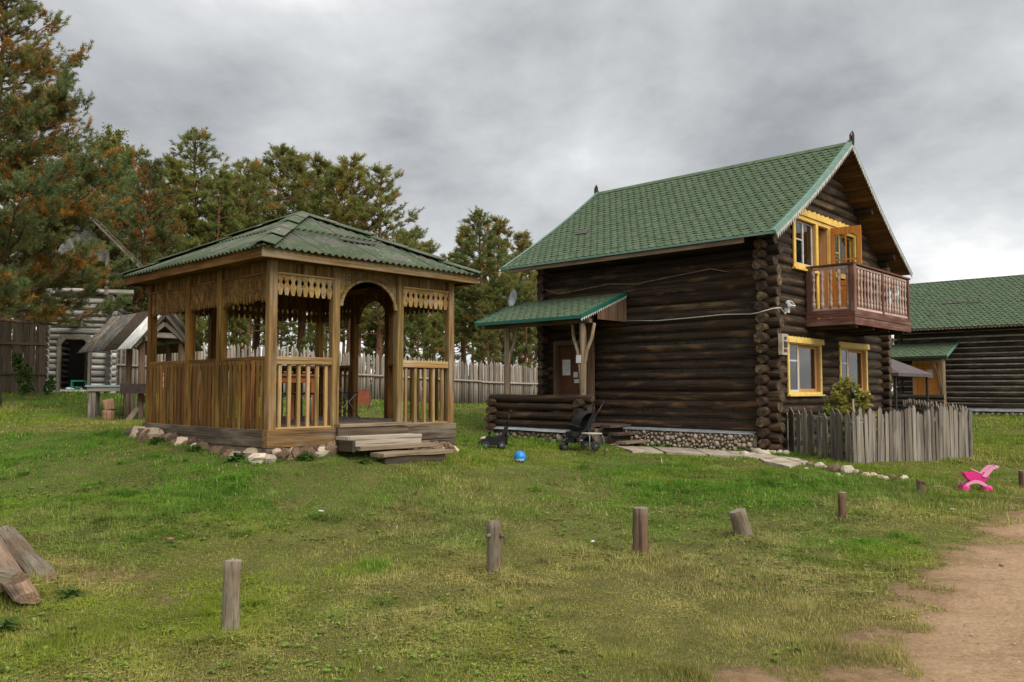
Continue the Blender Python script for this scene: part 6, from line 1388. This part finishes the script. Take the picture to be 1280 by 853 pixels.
TR = [(242, 168, 46, 2, 'broad pine standing alone left of the pine row'), (292, 222, 50, 1, 'shorter thin pine in the gap left of the summerhouse roof peak'), (322, 210, 52, 3, 'narrow pine at the left end of the row above the summerhouse roof'), (345, 184, 48, 0, 'tallest pine of the row above the summerhouse roof'), (374, 196, 50, 1, 'second tall pine right of the tallest one in the row'),
      (400, 200, 53, 3, 'slim pine in the middle of the row above the roof'), (418, 212, 49, 0, 'pine in the row, just right of the slim one'), (437, 198, 47, 1, 'pine in the row with a pointed crown, second from its right end'), (474, 212, 46, 2, 'wide dark pine at the right end of the row'), (505, 292, 52, 1, 'low pine just right of the row, beside the sky gap'), (533, 305, 58, 3, 'small pine in the sky gap between the two groups'),
      (578, 285, 50, 3, 'slender pine left of the clump behind the porch'), (600, 266, 47, 0, 'tallest pine of the clump behind the porch'), (622, 276, 50, 1, 'pine right of the tallest one in the porch clump'), (652, 294, 53, 3, 'pine touching the left end of the house roof'), (676, 320, 55, 1, 'pine mostly hidden behind the log house corner'),
      (268, 250, 60, 0, 'distant pine left of the roof peak'), (450, 300, 62, 3, 'distant pine above the right roof slope'), (560, 320, 62, 1, 'distant pine low in the gap by the porch clump'), (20, 190, 40, 0, 'tall pine behind the near pine at left'), (90, 200, 46, 1, 'pine behind the barn between near pine and birch'), (638, 330, 46, 2, 'bushy pine behind the porch roof'), (165, 190, 41, 2, 'full green pine between the birch and the broad pine'), (212, 200, 42, 3, 'olive pine directly left of the broad pine'), (118, 180, 39, 0, 'pine filling the gap right of the near pine'), (270, 215, 43, 0, 'full pine right of the broad pine, above the left roof slope'), (305, 205, 45, 2, 'wide pine joining the row left of the tallest pine'), (1116, 425, 62, 0, 'pine glimpsed in the gap between the two log houses'), (1108, 430, 58, 2, 'second pine in the gap between the two log houses')]
for k, (px, yt, Y, v, lb) in enumerate(TR):
    x, y, s = by_px(px, yt, Y, 14); plant_tree('pine_tree', x, y, s * 1.28, k * 1.7, FAR[v], lb, 'pines', zs=1 / 1.28)
for k, (px, yt, Y, lb) in enumerate(((300, 400, 40, 'young pine behind the fence left of the corner post'), (395, 395, 44, 'young pine seen through the left summerhouse bay'), (520, 380, 45, 'young pine seen through the right summerhouse bay'), (545, 400, 42, 'low young pine at the right summerhouse post'), (610, 385, 43, 'young pine behind the fence left of the porch'), (655, 360, 44, 'young pine directly behind the porch post'), (270, 380, 42, 'young pine above the fence left of the summerhouse'), (470, 400, 47, 'young pine seen through the summerhouse arch'), (215, 340, 41, 'young pine between barn and summerhouse roof'))):
    x, y, s = by_px(px, yt, Y, 6); plant_tree('young_pine', x, y, s, k * 2.1, YNG, lb, 'young pines behind the fence', zs=1.0)
for k in range(26):                                          # deeper wood, trunks apart
    px = [300, 330, 352, 381, 408, 428, 462, 489, 515, 541, 566, 590, 612, 640, 660, 250, 225, 190, 160, 120, 80, 40, 10, -20, 690, 445][k]; Y = 60 + (k * 37 % 23); yt = 300 + (k * 53 % 60); yt = min(yt, 345)
    x, y, s = by_px(px, yt, Y, 14); plant_tree('pine_tree', x, y, s, k * 1.3, FAR[k % 4], 'distant pine in the wood far behind the palisade', 'distant pines of the wood behind the palisade', zs=1.0)
# shrubs and weeds
SHR = broadleaf(41, 1.7, .75, .10, 3200, .085, ((.14, .20, .04), (.34, .29, .05)), 'bark', 30); SHG = broadleaf(42, 1.2, .5, .05, 1800, .08, ((.06, .12, .025), (.12, .18, .045)), 'bark', 24)
def weed_geo(seed):
    """a rosette of arching leaves"""
    q = np.random.default_rng(seed); V = []; C = []
    for k in range(46):
        az = q.uniform(0, 6.283); ln = q.uniform(.35, 1.0); w_ = q.uniform(.05, .11); d = np.array([math.cos(az), math.sin(az), 0]); s = np.array([-math.sin(az), math.cos(az), 0]); el = q.uniform(.5, 1.35); c = np.array((.075, .135, .028)) * q.uniform(.7, 1.4); b = np.array([q.normal(0, .08), q.normal(0, .08), 0])
        mid = b + d * ln * .5 * math.cos(el) + np.array([0, 0, ln * .55 * math.sin(el)]); tip = b + d * ln * math.cos(el * .7) + np.array([0, 0, ln * .62 * math.sin(el) - .1])
        V += [b - s * w_ * .2, mid + s * w_, mid - s * w_, mid - s * w_, mid + s * w_, tip]; C += [c, c]
    mb = MB(); mb.tube([(0, 0, -.05), (0, 0, .25)], [.02, .008], 4); return mesh(mb.V, mb.F, 'bark', name='weed_stem'), tri_mesh('weed_leaves', np.array(V), np.array(C), 'leaves')
WEED = [weed_geo(k) for k in range(4)]
def shrub(x, y, s, geo, label, name='shrub', cat='shrub', grp='shrubs and weeds', zs=1):
    z_ = g1(x, y) - .03; t = thing(name, (x, y, z_), 0, label, cat, grp); FR[0] = Matrix.Identity(4); mw = Matrix.Translation((x, y, z_)) @ Matrix.Rotation(x * 3.1, 4, 'Z') @ Matrix.Diagonal((s, s, s * zs, 1)); obj('stem', geo[0], t, mw); obj('foliage', geo[1], t, mw)
b = Vector(hit(1062, 574)); shrub(b.x + .12, b.y + .45, 1.15, SHR, 'yellow-green shrub growing over the garden fence below the window', zs=.78); shrub(b.x + .55, b.y + .9, .85, SHG, 'green shrub under the right ground-floor window'); shrub(b.x - .1, b.y - .12, .42, SHR, 'small yellowing shrub at the foot of the garden fence')
b = Vector(hit(25, 494)); shrub(b.x, b.y, 1.0, SHG, 'dark green bush at the foot of the dark board fence'); b = Vector(hit(62, 494)); shrub(b.x, b.y, .5, SHG, 'low green bush at the barn corner')
for (u, v, s, lb) in ((.42, -.28, .30, 'green weeds by the stones below the front left balusters'), (-.30, .35, .32, 'weeds at the left side of the summerhouse near its corner'), (-.25, 1.6, .28, 'low weeds midway along the summerhouse left wall'), (-.3, 2.9, .30, 'weeds near the far end of the summerhouse left wall'), (1.05, -.75, .22, 'weeds beside the lowest step')):
    p = GP(u, v); shrub(*p, s, WEED[int(s * 100) % 4], lb, 'weed_clump', 'weeds')
for px, py, s, lb in ((88, 748, .20, 'leafy weeds right of the split logs'), (5, 790, .22, 'leafy weeds in front of the split logs')):
    b = hit(px, py); shrub(b[0], b[1], s, WEED[px % 4], lb, 'weed_clump', 'weeds')

# ------------------------------------------------------------------ grass
rg = np.random.default_rng(99)
def inrect(x, y, X, Y, A, u0, u1, v0, v1):
    dx, dy = x - X, y - Y; u = dx * math.cos(A) + dy * math.sin(A); v = -dx * math.sin(A) + dy * math.cos(A); return (u > u0) & (u < u1) & (v > v0) & (v < v1)
stakes_xy = [hit(px, py)[:2] for px, py in ((289, 795), (619, 718), (801, 698), (932, 674), (1053, 651), (1152, 622), (20, 750), (60, 735))]
path_xy = [np.array([hit(*p)[:2] for p in q]) for q in path_px]
def in_poly(x, y, P):
    r = np.zeros(x.shape, bool); n = len(P)
    for i in range(n):
        (x0, y0), (x1, y1) = P[i], P[(i + 1) % n]; c = ((y0 > y) != (y1 > y)); r ^= c & (x < (x1 - x0) * (y - y0) / np.where(abs(y1 - y0) < 1e-9, 1e-9, y1 - y0) + x0)
    return r
BV = []; BC = []
def blades(Y0, Y1, dens, hgt, wid, clover=.12):
    half = lambda y: y * .64 + .8
    area = (half(Y0) + half(Y1)) * (Y1 - Y0); n = int(area * dens)
    y = np.sqrt(rg.uniform(Y0 ** 2, Y1 ** 2, n)); x = rg.uniform(-1, 1, n) * half(y)
    d = dirt_at(x, y); cl = fbm(x, y, 2.2, 31); pn = fbm(x, y, 2.6, 141); keep = rg.random(n) < np.clip((pn - d * .95 + .22) * 4.0, .02, 1) * np.clip(.35 + cl * 1.25, 0, 1)
    sdk = track_sd(x, y); keep &= (sdk > -.05) | (rg.random(n) < .22 * (fbm(x, y, 2.4, 71) > .55) * np.clip((sdk + 1.3) / 1.2, .04, 1))
    keep &= ~inrect(x, y, HX, HY, HA, -.15, Wd + .1, -.05, Ln_) & ~inrect(x, y, GX, GY, GA, .0, GW, .0, GL) & ~inrect(x, y, HX, HY, HA, PA, 0, PB0 + .1, PB1) & ~inrect(x, y, H2[0], H2[1], HA, -.1, W2, 0, L2)
    for P in path_xy: c_ = P.mean(0); keep &= ~in_poly(x, y, c_ + (P - c_) * .93)
    x, y, d = x[keep], y[keep], d[keep]; n = len(x); z_ = gz(x, y)
    big = fbm(x, y, .7, 41); tall = .65 + .9 * np.clip((big - .45) * 3, -.3, 1)
    for sx, sy in stakes_xy: tall += 1.7 * np.exp(-((x - sx) ** 2 + (y - sy) ** 2) / .05)
    gd = inrect(x, y, GX, GY, GA, -.35, GW + .3, -.3, GL + .3) | inrect(x, y, HX, HY, HA, -.5, 7, -.6, 7) | inrect(x, y, HX, HY, HA, PA - .35, 0, PB0 - .1, PB1 + .3); tall += gd * .7
    tuft = np.clip((vnoise(x, y, 3.3, 55) - .80) * 9, 0, 1); tall += tuft * 1.3
    cmp_ = vnoise(x, y, 5.5, 111); h = hgt * tall * rg.uniform(.5, 1.3, n) * (.55 + .95 * cmp_); az = rg.uniform(0, 2 * np.pi, n); ln = rg.uniform(.15, 1.0, n); isc = rg.random(n) < clover * (vnoise(x, y, 1.1, 61) > .42) * 2
    ta = rg.uniform(0, 2 * np.pi, n); w_ = wid * rg.uniform(.7, 1.4, n); w_ = np.where(isc, wid * 3.2, w_); h = np.where(isc, h * .35, h); ln = np.where(isc, 3.0, ln)
    b0 = np.stack([x + np.cos(ta) * w_ / 2, y + np.sin(ta) * w_ / 2, z_ + np.where(isc, h * 1.2, -.004)], 1); b1 = np.stack([x - np.cos(ta) * w_ / 2, y - np.sin(ta) * w_ / 2, z_ + np.where(isc, h * 1.2, -.004)], 1)
    tp = np.stack([x + np.cos(az) * h * ln * .8, y + np.sin(az) * h * ln * .8, z_ + h * np.where(isc, 1.3, 1 / np.sqrt(1 + .5 * ln ** 2))], 1)
    dry = np.clip(fbm(x, y, .45, 81) * 2.1 - .74 + d * .8 - np.clip((y - 9.5) / 8, 0, .3) + (vnoise(x, y, 1.7, 151) - .5) * .55 - .4 * np.exp(-((x + 6) ** 2 / 18 + (y - 10.5) ** 2 / 9)) + rg.normal(0, .20, n), 0, 1)[:, None]; lush = np.clip((fbm(x, y, .33, 91) - .45) * 3.0 + gd * .4 + tuft * .5 + np.clip((y - 9.5) / 6, 0, .55) * (x < 6) + .75 * np.exp(-((x + 6) ** 2 / 18 + (y - 10.5) ** 2 / 9)), 0, 1)[:, None]
    g = np.array((.215, .275, .026)) * (1 - lush) + np.array((.098, .215, .018)) * lush; dr = np.array((.37, .295, .120)); c = g * (1 - dry * .75) + dr * dry * .75
    straw = (rg.random(n) < .02 + .09 * dry[:, 0])[:, None]; c = np.where(straw, np.array((.50, .41, .20)), c); c = c * rg.uniform(.72, 1.25, (n, 1)) * (.62 + .50 * vnoise(x, y, 3.7, 121) + .30 * vnoise(x, y, 8.0, 131))[:, None]
    BV.append(np.stack([b0, b1, tp], 1).reshape(-1, 3)); BC.append(c)
blades(3.6, 6.5, 8500, .040, .0058); blades(6.5, 10, 5200, .043, .0075); blades(10, 15, 2300, .047, .0115); blades(15, 24, 800, .055, .019); blades(24, 44, 170, .075, .042); print('blades', sum(len(c) for c in BC))
# broad-leaved rosettes (plantain, dandelion) dotted through the near lawn
n = 2200; y = np.sqrt(rg.uniform(3.8 ** 2, 10.5 ** 2, n)); x = rg.uniform(-1, 1, n) * (y * .64 + .5); kp = (dirt_at(x, y) < .45) & (track_sd(x, y) > .2) & (vnoise(x, y, .8, 17) > .4); x, y = x[kp], y[kp]; z_ = gz(x, y); n = len(x); lf = 9
X = np.repeat(np.stack([x, y, z_ + .012], 1), lf, 0); az = rg.uniform(0, 6.283, n * lf); ll = rg.uniform(.018, .045, n * lf)[:, None]; el = rg.uniform(.15, .8, n * lf); d_ = np.stack([np.cos(az) * np.cos(el), np.sin(az) * np.cos(el), np.sin(el)], 1); s_ = np.stack([-np.sin(az), np.cos(az), np.zeros(n * lf)], 1) * ll * .26
m_ = X + d_ * ll * .55; tp_ = X + d_ * ll - np.array([0, 0, .008]); BV.append(np.stack([X, m_ + s_, tp_, X, tp_, m_ - s_], 1).reshape(-1, 3)); cr_ = np.repeat(np.array((.16, .23, .042))[None] * rg.uniform(.65, 1.4, (n, 1)), lf * 2, 0) * rg.uniform(.9, 1.1, (n * lf * 2, 1)); BC.append(cr_)
gr = link(bpy.data.objects.new('lawn_grass', tri_mesh('lawn_grass', np.concatenate(BV), np.concatenate(BC), 'grass'))); tag(gr, 'short patchy lawn grass with clover and dry straw', 'grass', kind='stuff')
# pebbles and crumbs on the track
mb = MB(); geo = [rock_mesh('stone_pale', k + 80, .6, 5, 3) for k in range(4)]; geo = [([tuple(v.co) for v in g.vertices], [tuple(p.vertices) for p in g.polygons]) for g in geo]; n = 0
px_ = rg.uniform(1, 9, 9000); py_ = rg.uniform(3.8, 13, 9000); sdp = track_sd(px_, py_); zz_ = gz(px_, py_)
for x, y, s, z_ in zip(px_, py_, sdp, zz_):
    if s < .25 and n < 520: V_, F_ = geo[n % 4]; r = abs(random.gauss(0, .006)) + .003; mb.add(V_, F_, n % 2, Matrix.Translation((x, y, z_ + .012)) @ Matrix.Rotation(n, 4, 'Z') @ Matrix.Scale(r, 4)); n += 1
FR[0] = Matrix.Identity(4); tag(mb.build('gravel', ['stone_pale', 'track'], smooth=True), 'loose pebbles scattered over the dirt track', 'gravel', kind='stuff')
